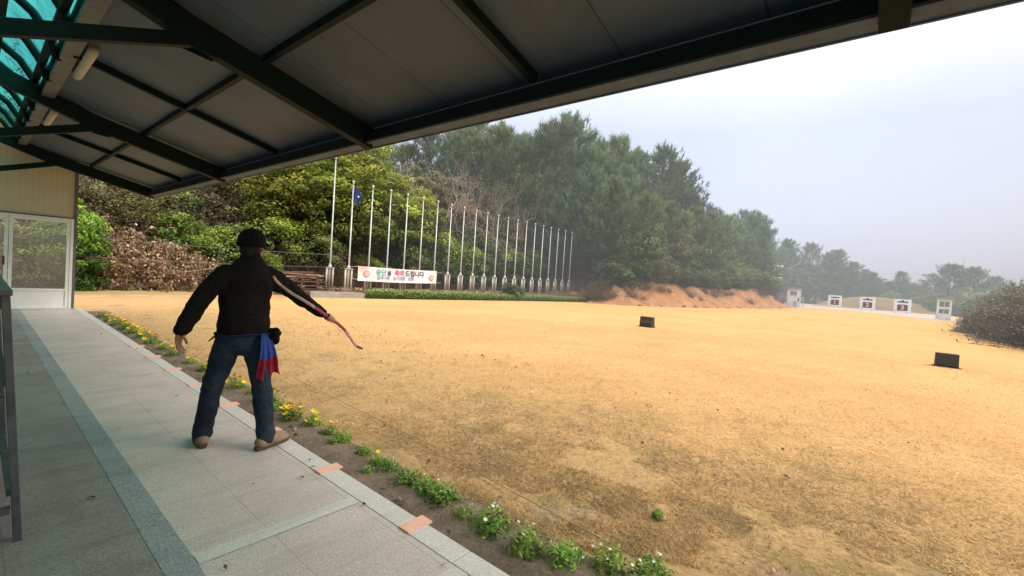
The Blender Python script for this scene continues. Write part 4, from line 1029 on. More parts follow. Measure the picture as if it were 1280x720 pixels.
random.seed(21)
# --- left side, behind and beside the shelter wall
t = plant('broad', 2.5, 23.7, .50, 'fruit_bush', 'bright green bush with small yellow fruit beside the shelter wall', 'bush', None, 'bright', v=0, sz=1.15)
for k in range(4):
    a = random.uniform(-1.6, -.2); mb = MB(); mb.blob((2.5 * math.cos(a), 2.5 * math.sin(a), random.uniform(1.5, 3.6)), .09, 8, 6); build(mb, 'fruit', M['fruit'], t, smooth=True)
plant('shrub', 1.0, 24.6, 1.3, 'green_bush', 'dull green bush behind the door glass', 'bush', None, 'green', v=2)
G = 'heaps of dead leaves and cut branches'
for i, (x, y, s) in enumerate(((4.0, 24.9, 1.0), (5.6, 24.7, 1.05), (7.2, 24.5, .95), (4.9, 26.2, 1.35), (6.6, 26.3, 1.2), (8.6, 25.0, .8), (2.6, 26.4, 1.15), (0.6, 26.6, 1.2), (3.8, 27.6, 1.5), (-1.6, 26.0, 1.2), (5.2, 27.4, 1.3))):
    plant('leafpile', x, y, s, 'leaf_heap', 'heap of pale dead leaves and cut branches at the foot of the slope', 'leaf heap', G, sz=1.35)
mb = MB(); mb.tube([(5.3, 24.0, .6), (6.3, 23.9, .78), (7.4, 23.8, 1.02)], [.035, .03, .02], 6); tag(build(mb, 'cut_branch', M['palewood'], smooth=True), 'orange tan cut branch lying across the leaf heap', 'branch')
G = 'dry brown thickets on the slope'
for (x, y, s) in ((3.2, 30.2, 1.7), (5.8, 29.4, 1.7), (8.4, 29.4, 1.8), (10.6, 28.4, 1.6), (7.2, 32, 2.0), (4.2, 33.2, 2.1), (10.5, 32, 2.1), (1.2, 31.5, 1.9), (13.0, 30.5, 1.9), (-1.5, 30, 1.8), (5.5, 36, 2.3), (9.5, 36, 2.3), (1.5, 36, 2.3), (9.8, 26.3, 1.1), (12.2, 26.0, 1.1), (14.0, 25.6, 1.0), (16, 25.5, 1.1), (18.2, 25.4, 1.1), (20.5, 25.6, 1.1), (22.6, 25.4, 1.0)):
    plant('thicket', x, y, s, 'dry_thicket', 'tangled reddish brown dry thicket on the slope', 'thicket', G)
G = 'green bushes on the left slope'
for (x, y, s, m) in ((5.4, 29.6, 1.3, 'green'), (3.6, 30.6, 1.3, 'dull'), (7.6, 31.2, 1.6, 'green'), (1.6, 29.4, 1.2, 'dull'), (2.4, 32.4, 1.6, 'green'), (8.3, 26.4, 1.15, 'bright'), (9.3, 26.9, 1.2, 'green'), (7.2, 28.0, 1.2, 'bright'), (10.8, 27.3, 1.5, 'yellowgreen'), (11.6, 30.4, 1.9, 'green'), (13.2, 26.6, 1.3, 'green'), (9.0, 33.6, 1.8, 'dull'), (12.4, 34.2, 2.2, 'green'), (6.4, 34.4, 1.8, 'dull'), (3.4, 35, 1.9, 'dull'), (0, 33.5, 2.0, 'green'), (10.2, 25.4, .7, 'bright')):
    plant('shrub', x, y, s, 'green_bush', 'leafy green bush among the dry thickets on the left slope', 'bush', G, m)
G = 'bare trees above the left slope'
for (x, y, s) in ((2.2, 33, 1.0), (5.0, 38, 1.15), (8.5, 39, 1.1), (-1.5, 37, 1.1), (12.5, 38.5, 1.15)):
    plant('sparse', x, y, s, 'bare_tree', 'thin bare tree high on the left slope', 'tree', G, stemm='bark')
# --- yellow green evergreen mass behind the first flagpoles
G = 'yellow green evergreens behind the flagpoles'
for (x, y, s, m) in ((12.6, 28.6, 1.05, 'yellowgreen'), (14.6, 27.6, 1.05, 'yellowgreen'), (16.6, 28.4, 1.2, 'yellowgreen'), (18.8, 27.8, 1.12, 'yellowgreen'), (20.8, 28.0, 1.0, 'yellowgreen'), (15.4, 31, 1.3, 'yellowgreen'), (18.4, 31.2, 1.3, 'green'), (22.6, 28.6, .9, 'yellowgreen'), (13.2, 32.4, 1.2, 'yellowgreen')):
    plant('broad', x, y, s, 'evergreen_tree', 'rounded yellow green evergreen tree behind the flagpoles', 'tree', G, m)
for (x, y, s, m) in ((24.4, 26.8, 1.7, 'yellowgreen'), (26.5, 26.4, 1.6, 'bright'), (28.6, 26.6, 1.7, 'dull'), (30.8, 26.2, 1.6, 'yellowgreen'), (20.3, 26.6, 1.2, 'green'), (23.0, 26.2, 1.2, 'green'), (32.6, 25.4, 1.5, 'green'), (17, 26.2, .9, 'yellowgreen'), (27.6, 28.4, 2.0, 'green'), (31, 28.4, 2.0, 'dull'), (24.8, 29.2, 2.0, 'green')):
    plant('shrub', x, y, s, 'dark_bush', 'leafy green bush behind the right half of the flagpole row', 'bush', 'green bushes behind the flagpoles', m)
for (x, y, s, m) in ((25.2, 29.8, .9, 'dull'), (28.0, 29.8, 1.0, 'brown'), (30.6, 29.0, .9, 'dull'), (33.2, 28.2, .85, 'brown'), (26.4, 32.6, 1.2, 'dull'), (30.5, 32.4, 1.2, 'greybrush')):
    plant('broad', x, y, s, 'autumn_tree', 'dull olive brown tree between the flagpoles and the pines', 'tree', 'olive brown trees below the pines', m)
# --- bare and sparse trees, pines above them
for (x, y, s) in ((23.4, 28.6, 1.15), (26.8, 27.6, 1.2), (29.4, 27.4, 1.1), (32.0, 26.8, 1.05), (22.4, 33.2, 1.25), (29.0, 32.5, 1.4)):
    plant('bare', x, y, s, 'bare_tree', 'grey leafless tree with spreading branches among the pines', 'tree', 'leafless trees on the hill')
for (x, y, s) in ((26.4, 32.4, 1.25), (29.6, 31.4, 1.2), (32.4, 30.6, 1.2), (23.6, 30.4, 1.05)):
    plant('sparse', x, y, s, 'brown_tree', 'sparse tree with rusty brown leaves below the pines', 'tree', 'rusty brown trees on the hill', 'brown')
for (x, y, s, v) in ((24.5, 38, 1.0, 0), (20.5, 38.5, 1.05, 1), (28.5, 38.5, 1.1, 0)):
    plant('umbrella', x, y, s, 'tall_pine', 'tall open pine with bare dark trunk on the ridge', 'tree', 'open pines on the ridge', 'pine', v=v)
# --- the dense pine slope: filled row on row from the bank upwards
G = 'pines on the slope above the earth bank'
rng = random.Random(5)
def foot(s):
    """point on the foot of the bank at run length s from the start of the spur, and the uphill direction"""
    P = [Vector(q[:2]) for q in EDGE[7:16]]
    for a, b in zip(P[:-1], P[1:]):
        L = (b - a).length
        if s <= L or b is P[-1]: d = (b - a) / L; return a + d * s, Vector((-d.y, d.x)).normalized() * (1 if Vector((-d.y, d.x)).y > 0 else -1)
        s -= L
pines = 0
for row, (off, step, sc) in enumerate(((4.6, 2.7, .72), (8.0, 3.0, .92), (12.0, 3.4, 1.05), (16.5, 3.8, 1.1), (21.5, 4.2, 1.15), (27, 5, 1.15))):
    s = rng.uniform(0, 1.5)
    while s < 46:
        p, nn = foot(s); q = p + Vector((nn.x * .35, nn.y)).normalized() * (off + rng.uniform(-.8, .8)) if row < 9 else p
        far = s / 46; k = sc * rng.uniform(.90, 1.18) * (1.06 - .22 * far)
        if math.atan2(q.y, q.x) < R(29.0) or math.hypot(q.x, q.y) > 45:
            plant('pine', q.x, q.y, k, 'pine_tree', 'dense green pine on the slope above the earth bank', 'pine', G, rng.choice(('pine', 'pine', 'pine_b')), v=rng.randrange(4)); pines += 1
        s += step * rng.uniform(.8, 1.2)
for (x, y, s) in ((35.5, 28.5, 1.05), (37, 26.2, 1.05), (35.4, 31, 1.1), (38, 28, 1.1), (33.4, 33.5, 1.15), (37.5, 33, 1.2), (30.5, 36.5, 1.15), (34.5, 37.5, 1.2), (41, 33, 1.15), (39.5, 37, 1.2), (36.5, 19.6, .9), (37, 21.5, 1.15), (36.5, 23.5, .9), (40, 25.6, 1.5), (38, 27.4, 1.45), (41.5, 24.0, 1.35), (36.4, 29.4, 1.4), (43.5, 22.6, 1.3), (50, 17.6, 1.2), (53, 18.4, 1.0), (47.5, 19.4, 1.2), (56, 17, .85), (38, 24.5, 1.2), (40, 22, 1.2), (35.5, 33.5, 1.35), (40, 29, 1.35), (43, 25.5, 1.3)):
    plant('pine', x, y, s, 'pine_tree', 'dense green pine on the slope above the earth bank', 'pine', G, rng.choice(('pine', 'pine_b'))); pines += 1
s = 0.4
while s < 37:
    p, nn = foot(s); q = p + nn * rng.uniform(.9, 2.2)
    if math.atan2(q.y, q.x) < R(29.6) and rng.random() < (.9 if s < 8 else .4): plant('thicket', q.x, q.y, rng.uniform(.22, .5), 'crest_tuft', 'small dry tuft on the crest of the earth bank', 'tuft', 'dry tufts on the bank crest', rng.choice(('dull', 'brown')))
    s += rng.uniform(.5, 1.3)
# understory along the top of the bank
G = 'bushes along the top of the earth bank'
s = 0.6
while s < 37:
    p, nn = foot(s); q = p + nn * rng.uniform(2.0, 3.4); k = rng.uniform(.65, 1.25)
    kind, m = rng.choice((('shrub', 'dull'), ('shrub', 'green'), ('shrub', 'green'), ('thicket', 'brown'), ('shrub', 'dull')))
    if math.atan2(q.y, q.x) < R(29.2): plant(kind, q.x, q.y, k, 'bank_bush', 'dull bush growing along the top of the earth bank', 'bush', G, m)
    s += rng.uniform(1.0, 1.7)
s = 1.5
while s < 40:
    p, nn = foot(s); q = p + nn * rng.uniform(4.2, 6.2)
    if math.atan2(q.y, q.x) < R(29.2): plant('shrub', q.x, q.y, rng.uniform(1.2, 2.0), 'bank_bush', 'dull bush growing along the top of the earth bank', 'bush', G, rng.choice(('dull', 'green', 'green')))
    s += rng.uniform(1.6, 2.6)
for (x, y, s) in ((30.4, 16.7, .62), (31.6, 17.2, .85), (30.6, 17.4, .5)):
    plant('thicket', x, y, s, 'dry_bush', 'low dry bush at the left end of the earth bank', 'bush', 'dry bushes at the bank end', 'dull')
# --- forest beyond the targets
G = 'misty pines beyond the targets'
rng = random.Random(9)
for (x, y, s) in [(60.5, 13.0, .5), (62.5, 15.0, .6), (64.5, 12.6, .58), (65.5, 17.5, .8), (66, 13.2, .72), (67.5, 15.5, .9), (70, 14.5, .92), (73, 16, 1.08), (77, 17, 1.05), (81, 18, 1.05), (85, 19.5, .95), (90, 19, 1.0), (95, 19.5, .95), (100, 19, .95), (104, 17, .9), (108, 15, .9), (111, 12.5, .85), (114, 9.5, .95), (117, 7, .95),
                  (74, 21, .95), (80, 23, 1.0), (87, 24, 1.1), (94, 25, 1.1), (101, 24, 1.1), (108, 21, 1.05), (114, 17, 1.0), (119, 13, 1.0), (122, 9.5, .95), (66, 14, .6), (68, 18, .8), (71, 23, .95), (78, 28, 1.1), (86, 30, 1.15), (96, 31, 1.15)]:
    plant('pine', x + rng.uniform(-1, 1), y + rng.uniform(-.8, .8), s * rng.uniform(1.15, 1.4), 'far_pine', 'misty green pine in the wood beyond the targets', 'pine', G, 'pine_b')
for (x, y, s) in ((116, 5.5, 1.0), (119, 3.5, .9), (118, 1.8, .75), (120, 0.2, .62), (120.5, -1.2, .6), (119.5, -2.8, .85), (121, -4.5, .62), (121, -6.5, .5), (122, -9, .55), (123, -22, .6), (123, -27, .5), (124, -33, .5)):
    plant('pine', x, y, s, 'far_pine', 'misty green pine in the wood beyond the targets', 'pine', G, 'pine_b')
for (x, y, s) in ((73, 13.0, .85), (77, 14.6, .95), (82, 15.6, 1.0), (87, 16.2, 1.05), (92, 16.6, 1.05), (97, 16.6, 1.0), (103, 14.5, .95), (108, 12, .95), (113, 8.2, .9), (117, 4.6, .9), (118.5, 1.5, .75), (119, -1.2, .7), (119, -4, .7), (119, -7, .75), (117, -14, .6)):
    plant('broad', x, y, s * .95, 'far_tree', 'misty dull green tree at the edge of the far wood', 'tree', 'misty trees at the edge of the far wood', rng.choice(('dull', 'green', 'greybrush')))
for (x, y, s) in ((122, 8.5, .95), (123, 5.8, .95), (124, 3.2, .95), (123, .6, .85), (124, -2.0, .85), (123, -4.8, .9), (124, -8, .9), (123, -12, .9), (110, 14, 1.2), (104, 16.5, 1.2), (98, 18, 1.2), (92, 18.4, 1.2), (86, 18, 1.15), (80, 17, 1.1), (75, 15.6, 1.0), (71.5, 14.4, .9), (69, 13.4, .8), (115, 11, 1.1), (119, 8.0, 1.05)):
    plant('broad', x, y, s * 1.12, 'far_tree', 'misty dull green tree at the edge of the far wood', 'tree', 'misty trees at the edge of the far wood', rng.choice(('dull', 'green', 'greybrush', 'brown')))
# the two big round-headed pines at the right, the mast between them
for (x, y, s, lab) in ((101, -8.0, 1.02, 'round-headed dark pine left of the tall mast'), (103, -11.4, .98, 'round-headed dark pine right of the tall mast'), (105, -13.6, .84, 'smaller round-headed dark pine at the far right')):
    plant('umbrella', x, y, s, 'round_pine', lab, 'pine', 'round-headed pines by the mast', 'pine_b', sz=1.0)
for (x, y, s) in ((98, -7.6, 1.7), (99, -10, 2.0), (100, -12.5, 2.0), (97, -13, 1.9), (101, -15.5, 1.9), (95, -10.6, 1.6), (103, -18, 2.0), (108, -4.5, 1.6), (110, -1.5, 1.5)):
    plant('shrub', x, y, s, 'far_bush', 'misty bush under the round-headed pines', 'bush', 'misty bushes under the round-headed pines', 'green')
# --- brush on the right side of the range
G = 'grey brown brush along the right side of the range'
for (x, y, s, m) in ((39.5, -4.4, .55, 'greybrush'), (38, -5.4, .75, 'dull'), (36, -4.6, .6, 'greybrush'), (34, -4.9, .7, 'greybrush'), (32, -5.2, .75, 'greybrush'), (29.8, -5.4, .75, 'greybrush'), (27.6, -5.8, .8, 'greybrush'),
                     (41, -6.4, .95, 'dull'), (39, -7.4, 1.1, 'dull'), (36.5, -6.8, 1.05, 'greybrush'), (34, -7.2, 1.2, 'greybrush'), (31.4, -7.4, 1.2, 'greybrush'), (28.8, -7.6, 1.2, 'greybrush'),
                     (43, -8, 1.15, 'dull'), (40, -9.4, 1.4, 'dull'), (36.5, -9.4, 1.45, 'greybrush'), (33, -9.8, 1.5, 'greybrush'), (46, -8.4, 1.1, 'dull'), (50, -9, 1.2, 'dull'), (55, -9.4, 1.25, 'dull'), (60, -9.6, 1.2, 'dull'), (25.4, -6.4, .8, 'greybrush'), (23, -7, .8, 'greybrush'), (64, -9.4, 1.0, 'dull'), (70, -10, 1.2, 'dull'), (48, -12, 1.6, 'dull'), (56, -13, 1.7, 'dull'), (30, -10.5, 1.4, 'greybrush')):
    kb = 'shrub' if rng.random() < .45 else 'brush'; plant(kb, x, y, s * (1.1 if y > -7 else 1.35) * (1.05 if kb == 'shrub' else 1), 'brush_bush', 'dense grey brown brush bush at the right edge of the turf', 'brush', G, m, sz=1.0, z=-.16)
for (x, y, s) in ((44, -9.6, 1.25), (41.5, -10.4, 1.3), (52, -11, 1.3)):
    plant('shrub', x, y, s, 'green_brush', 'dull green bush standing behind the grey brush', 'bush', 'green bushes behind the brush', 'dull')
# neat bush and ground cover along the bed kerb
plant('shrub', 23.7, 19.55, .62, 'clipped_bush', 'small rounded dark green bush in the strip before the flagpoles', 'bush', None, 'green', v=1, sz=.75, z=.1)
def ground_cover():
    rng = np.random.default_rng(8); n = 21000
    x = rng.uniform(12.9, 31.0, n); e = np.interp(x, [10.4, 13, 17.8, 23, 31.5], [21.15, 20.45, 19.75, 19.1, 17.6]); w_ = np.interp(x, [13, 25, 31], [.75, .8, .5])
    y = e - .30 + rng.uniform(0, 1, n) * w_ * .75
    hgt = .19 * (0.5 + vnoise(x, y, 1.3, 6)) * np.interp(x, [12.9, 14, 26, 31], [.4, 1, .7, .35]); base = np.where(y < e - .02, -.12, .13); top_ = .15 + hgt * np.interp(y - e, [-.30, -.16, .1], [.0, .7, 1]) - np.interp(y - e, [-.30, -.18], [.16, 0]); z = base + (top_ - base) * rng.uniform(.05, 1, n) ** .6
    c = np.stack([x, y, z], 1); V, F = leaves(rng, c, np.tile((0, -.3, .8), (n, 1)), .16, .06, .8, .1)
    t = np.clip(.2 + .6 * (z + .05) / .34 + rng.normal(0, .15, n), 0, 1)
    tag(link('ground_cover', np_mesh('ground_cover', V, F, np.repeat(t, 4)), M['cover'], fixn=False), 'low green ground cover along the kerb in front of the flagpoles', 'ground cover', kind='stuff')
    # brown leaf litter on the slope foot and bed
    n = 9000; x = rng.uniform(-4, 36, n); y = rng.uniform(22.2, 30, n); z, ins, best, _ = hill(x, y); keep = (x > 10.5) | ins; x, y, z = x[keep], y[keep], z[keep]
    z = np.where(ins[keep], np.maximum(z, np.where(x > 10.4, .13, -9)), .13) + .03; n = len(x)
    V, F = leaves(rng, np.stack([x, y, z], 1), np.tile((0, -.2, 1), (n, 1)), .17, .10, .5, .15)
    tag(link('leaf_litter', np_mesh('leaf_litter', V, F, np.repeat(np.clip(rng.normal(.45, .25, n), 0, 1), 4)), M['tanleaf'], fixn=False), 'brown leaf litter on the foot of the slope', 'leaf litter', kind='stuff')
ground_cover()

# ------------------------------------------------------------------ turf blades close to the shelter, fallen leaves
def turf():
    rng = np.random.default_rng(2); n = 260000
    r = 2.0 * np.exp(rng.uniform(0, 1, n) * math.log(17 / 2.0)); a = rng.uniform(R(-32), R(88), n)
    x = r * np.cos(a) + .9; y = r * np.sin(a); edge = 2.26 + .40 * (vnoise(0, y, 1.1, 2) - .5) + .35 * (vnoise(x, y, 4.0, 12) - .5) + .10 * rng.normal(0, 1, n)
    wob = x + (vnoise(x, y, .55, 9) - .5) * 4
    bare = (vnoise(x, y, 1.4, 5) * .5 + vnoise(x, y, 4.3, 7) * .5 > .60) & (wob < 5.0)
    keep = (x > edge) & (y < 16) & ~(bare & (rng.uniform(0, 1, n) < .82)); x, y, wob, r = x[keep], y[keep], wob[keep], r[keep]; n = len(x)
    d = np.hypot(x, y)
    L = rng.uniform(.022, .05, n) * (1 + .02 * d); W = .0020 * (1 + .10 * d) * rng.uniform(.7, 1.4, n)
    th = rng.uniform(0, 6.283, n); lift = np.abs(rng.normal(.28, .25, n))
    dr = unit(np.stack([np.cos(th), np.sin(th), lift], 1)); sd = np.stack([-np.sin(th), np.cos(th), np.zeros(n)], 1)
    b = np.stack([x, y, np.where(x < 2.52, -.098, -.119) + rng.uniform(0, .012, n)], 1)
    V = np.stack([b - sd * W[:, None], b + sd * W[:, None], b + dr * L[:, None]], 1).reshape(-1, 3)
    t = np.clip(.40 + .22 * np.clip((wob - 3) / 5, 0, 1) + rng.normal(0, .20, n) + .45 * (vnoise(x, y, .9, 3) - .5) + .5 * (vnoise(x, y, 6, 8) - .5), .02, 1)
    tag(link('dry_grass', np_mesh('dry_grass', V, np.arange(3 * n).reshape(-1, 3), np.repeat(t, 3)), M['grass'], fixn=False), 'short dry golden grass blades of the turf', 'grass', kind='stuff')
    n = 270; x = np.concatenate([rng.uniform(2.5, 7, 150), rng.uniform(1.85, 2.5, 120)]); y = rng.uniform(-.5, 12, n) 
    c = np.stack([x, y, np.full(n, -.095)], 1); c[150:, 2] = -.075
    V, F = leaves(rng, c, np.tile((0, 0, 1.), (n, 1)), .055, .035, .35, .25)
    tag(link('fallen_leaves', np_mesh('fallen_leaves', V, F, np.repeat(np.clip(rng.normal(.4, .28, n), 0, 1), 4)), M['tanleaf'], fixn=False), 'scattered dry fallen leaves on soil and turf', 'fallen leaves', kind='stuff')
turf()
def stray_leaves():
    rng = np.random.default_rng(44); n = 22; x = rng.uniform(.2, 1.75, n); y = 1.0 + 11 * rng.uniform(0, 1, n) ** 1.3
    V, F = leaves(rng, np.stack([x, y, np.full(n, .012)], 1), np.tile((0, 0, 1.), (n, 1)), .040, .022, .25, .2)
    tag(link('stray_leaves', np_mesh('stray_leaves', V, F, np.repeat(np.clip(rng.normal(.35, .2, n), 0, 1), 4)), M['brown'], fixn=False), 'few small dry leaves blown onto the pavement', 'leaves', kind='stuff')
stray_leaves()

# ------------------------------------------------------------------ flowers in the bed
def flower_parts(seed, s):
    rng = np.random.default_rng(seed); n = 360
    d = unit(rng.normal(0, 1, (n, 3))); d[:, 2] = np.abs(d[:, 2]); c = d * np.array((.14, .14, .15)) * (rng.uniform(.15, 1, n) ** .5)[:, None]
    c += .02 * rng.normal(0, 1, c.shape); c[:, 2] = np.maximum(c[:, 2], .005)
    V, F = leaves(rng, c, d + np.array((0, 0, .6)), .042, .016, .6, .15)
    return np_mesh(f'leaves{seed}', V, F, np.repeat(np.clip(.25 + .45 * c[:, 2] / .15 + rng.normal(0, .15, n), 0, 1), 4))
LEAF = [flower_parts(300 + i, 1) for i in range(4)]
def blossom(name):
    mb = MB()
    for k in range(5):
        a = 2 * math.pi * k / 5; u = Vector((math.cos(a), math.sin(a), .25)); v = Vector((-math.sin(a), math.cos(a), 0))
        mb.add([Vector((0, 0, 0)), u * .016 + v * .012, u * .03 + v * .004 + Vector((0, 0, .004)), u * .03 - v * .004 + Vector((0, 0, .004)), u * .016 - v * .012], [(0, 1, 2, 3, 4)])
    mb.blob((0, 0, .003), (.006, .006, .004), 6, 4); return mb.mesh(name)
BY, BW = blossom('blossom_yellow'), blossom('blossom_white')
BY.materials.append(M['petal_y']); BW.materials.append(M['petal_w'])
for m_ in LEAF: m_.materials.append(M['bedgreen'])
spots = [(2.42, .86, 1.15, 'w', 5), (2.33, 1.08, 1.1, 'w', 4), (2.20, 1.30, 1.05, 'w', 4), (2.13, 1.52, 1.15, 'w', 3), (2.13, 1.80, 1.25, 'w', 6), (2.10, 2.02, .8, 'w', 2), (2.15, 2.26, 1.15, 'w', 3), (2.17, 2.46, 1.0, 'w', 3), (2.14, 2.68, 1.0, 'w', 2), (2.16, 2.95, .85, 'w', 1),
         (2.17, 3.10, .7, 'y', 1), (2.19, 3.34, .75, 'n', 0), (2.02, 3.02, .5, 'n', 0), (2.21, 3.72, .85, 'n', 0), (2.21, 3.95, .8, 'y', 2), (2.10, 3.70, .6, 'n', 0), (2.22, 4.30, .9, 'y', 5), (2.14, 4.58, 1.1, 'y', 12), (2.16, 4.92, .95, 'n', 0), (2.19, 5.28, 1.1, 'y', 7), (2.17, 5.66, .9, 'n', 0),
         (2.13, 6.05, 1.05, 'y', 7), (2.12, 6.55, .9, 'y', 3), (2.11, 7.2, 1.0, 'y', 6), (2.10, 7.8, .8, 'y', 3), (2.08, 8.55, 1.05, 'y', 10), (2.08, 9.15, .9, 'y', 4), (2.08, 9.85, 1.15, 'y', 12), (2.07, 10.5, 1.1, 'y', 12), (2.06, 11.2, 1.1, 'y', 12), (2.06, 11.9, 1.2, 'y', 14), (2.04, 12.6, 1.15, 'y', 14), (2.02, 13.3, 1.1, 'y', 10), (2.0, 14.1, 1.1, 'w', 9)]
random.seed(31); nw = ny_ = ng = 0
for i, (x, y, s, col, nf) in enumerate(spots):
    if col == 'w': nw += 1; lab = f'green bedding plant with small white flowers, {ORD[i]} plant from the camera along the kerb'
    elif col == 'y': lab = f'bedding plant with yellow flowers, {ORD[i]} plant from the camera along the kerb'
    else: lab = f'small green bedding plant without flowers, {ORD[i]} from the camera along the kerb'
    t = thing('bedding_plant', lab, 'flower', (x, y, -.095), random.uniform(0, 6), 'bedding plants along the kerb'); t.scale = (s, s, s * random.uniform(.8, 1.0)); s *= .8; t.scale = (s, s, s)
    o = bpy.data.objects.new('foliage', LEAF[i % 4]); C.objects.link(o); o.parent = t
    for k in range(nf):
        a = random.uniform(0, 6.28); rr = .14 * random.uniform(.1, 1); f = bpy.data.objects.new('blossom', BY if col == 'y' else BW); C.objects.link(f); f.parent = t
        f.location = (rr * math.cos(a), rr * math.sin(a), .175 * math.sqrt(max(.1, 1 - (rr / .16) ** 2)) + .01); f.rotation_euler = (random.uniform(-.6, .6), random.uniform(-.6, .6), a); q = random.uniform(.8, 1.15) * (1.4 if col == 'y' else .42); f.scale = (q, q, q)
plant('shrub', 3.12, 1.12, .034, 'green_tuft', 'small green weed tuft alone in the dry turf', 'weed', None, 'bedgreen', v=3, z=-.12)

# ------------------------------------------------------------------ the archer
def solid(name, prims, vox, smooth_it, m, parent, extra=None):
    """fuse overlapping closed shapes into one continuous surface"""
    me = prims.mesh(name + '_raw'); bm = bmesh.new(); bm.from_mesh(me); bmesh.ops.recalc_face_normals(bm, faces=bm.faces); bm.to_mesh(me); bm.free()
    ob = bpy.data.objects.new('tmp', me); C.objects.link(ob)
    r = ob.modifiers.new('r', 'REMESH'); r.mode = 'VOXEL'; r.voxel_size = vox
    s_ = ob.modifiers.new('s', 'SMOOTH'); s_.iterations = smooth_it; s_.factor = .5
    if extra: extra(ob)
    dg = bpy.context.evaluated_depsgraph_get(); m2 = bpy.data.meshes.new_from_object(ob.evaluated_get(dg)); bpy.data.objects.remove(ob)
    m2.name = name; m2.materials.clear()
    return link(name, m2, m, parent, smooth=True, fixn=False)
def limb(mb, pts, rad, n=16):
    """tapered limb with rounded ends; radii may be (rx, ry) pairs"""
    P = [Vector(p) for p in pts]; rr = [r if hasattr(r, '__len__') else (r, r) for r in rad]
    d0 = (P[0] - P[1]).normalized(); d1 = (P[-1] - P[-2]).normalized(); Q, Rr = [], []
    for t in (90, 65, 35): 
        a = R(t); Q.append(P[0] + d0 * min(rr[0]) * math.sin(a)); Rr.append((max(rr[0][0] * math.cos(a), .0008), max(rr[0][1] * math.cos(a), .0008)))
    Q += P; Rr += rr
    for t in (35, 65, 90):
        a = R(t); Q.append(P[-1] + d1 * min(rr[-1]) * math.sin(a)); Rr.append((max(rr[-1][0] * math.cos(a), .0008), max(rr[-1][1] * math.cos(a), .0008)))
    mb.tube(Q, Rr, n)
def stack(mb, secs, n=22):
    """upright body sections (x, y, z, rx, ry)"""
    o = len(mb.v); fs = []
    secs = [(*secs[0][:3], .002, .002)] + list(secs) + [(*secs[-1][:3], .002, .002)]
    for (x, y, z, rx, ry) in secs:
        for k in range(n): a = 2 * math.pi * k / n; mb.v.append((x + rx * math.cos(a), y + ry * math.sin(a), z))
    for i in range(len(secs) - 1):
        for k in range(n): a = o + i * n + k; b = o + i * n + (k + 1) % n; fs.append((a, b, b + n, a + n))
    fs.append(tuple(o + k for k in reversed(range(n)))); fs.append(tuple(o + (len(secs) - 1) * n + k for k in range(n)))
    mb.f += fs; mb.mi += [mb.cur] * len(fs)

P0 = thing('person', 'person in black fleece, cap and jeans standing on the pavement holding a bow', 'person', (1.42, 3.95, 0))
shL, elL, wrL = Vector((-.19, .0, 1.395)), Vector((-.335, -.03, 1.16)), Vector((-.440, -.05, .965))
shR, elR, wrR = Vector((.20, .01, 1.40)), Vector((.455, .045, 1.215)), Vector((.655, .005, 1.07))
hipL, knL, anL = Vector((-.082, .03, .90)), Vector((-.165, .12, .50)), Vector((-.20, .20, .10))
hipR, knR, anR = Vector((.085, 0, .90)), Vector((.135, -.055, .50)), Vector((.145, -.165, .10))
face = Vector((.86, .50, -.06)).normalized(); fside = face.cross(Vector((0, 0, 1))).normalized(); hc = Vector((.035, .005, 1.645))
frot = Matrix((face, -fside, Vector((0, 0, 1)))).transposed()
body = MB()
stack(body, [(0, .01, .82, .15, .10), (0, .01, .92, .165, .11), (0, 0, 1.05, .15, .10), (.0, 0, 1.22, .165, .11), (.0, 0, 1.36, .18, .10), (.01, 0, 1.44, .12, .08), (.02, 0, 1.50, .06, .06)])
limb(body, [(.015, 0, 1.42), (.025, .0, 1.50), (.03, .005, 1.60)], [.065, .056, .058])
for a, b, c in ((shL, elL, wrL), (shR, elR, wrR)): limb(body, [a, (a + b) / 2, b, (b * .65 + c * .35), c], [.055, .05, .042, .042, .028])
for a, b, c in ((hipL, knL, anL), (hipR, knR, anR)): limb(body, [a, (a + b) / 2, b, b * .68 + c * .32, c], [.088, .078, .058, .058, .04])
for a, dv in ((anL, Vector((.16, 1, 0))), (anR, Vector((1, .36, 0)))):
    dv.normalize(); limb(body, [a - dv * .03 + Vector((0, 0, -.05)), a + dv * .08 + Vector((0, 0, -.06)), a + dv * .17 + Vector((0, 0, -.07))], [.035, .035, .025])
# head with brow, nose, chin and ears
body.blob(hc + Vector((0, 0, .02)), (.098, .080, .108), 20, 14, frot)
body.blob(hc + face * .035 + Vector((0, 0, -.045)), (.062, .058, .075), 16, 10, frot)
body.blob(hc + face * .078 + Vector((0, 0, -.098)), (.022, .026, .020), 10, 8, frot)
limb(body, [hc + face * .092 + Vector((0, 0, .018)), hc + face * .112 + Vector((0, 0, -.022))], [.009, .014], 10)
for s_ in (-1, 1): body.blob(hc + fside * (.080 * s_) + face * (-.005) + Vector((0, 0, -.008)), (.022, .010, .032), 10, 8, frot)
# left hand, loosely curled
hd = (wrL - elL).normalized(); pal = wrL + Vector((-.005, .012, -.055)); limb(body, [wrL, wrL + Vector((-.004, .006, -.03)), pal + Vector((.004, .004, -.02))], [(.026, .022), (.034, .02), (.034, .018)], 12)
for k in range(4):
    o = pal + Vector((-.018 + .012 * k, -.026 + .018 * k, -.025 + .004 * abs(k - 1.5))); Lf = (.034, .038, .036, .030)[k]
    limb(body, [o, o + Vector((.006, .004, -Lf)), o + Vector((.022, .006, -Lf - .028)), o + Vector((.042, .006, -Lf - .046))], [.0095, .009, .0085, .007], 8)
o = wrL + Vector((.014, -.024, -.03)); limb(body, [o, o + Vector((.014, -.014, -.028)), o + Vector((.022, -.012, -.054))], [.012, .0105, .0085], 8)
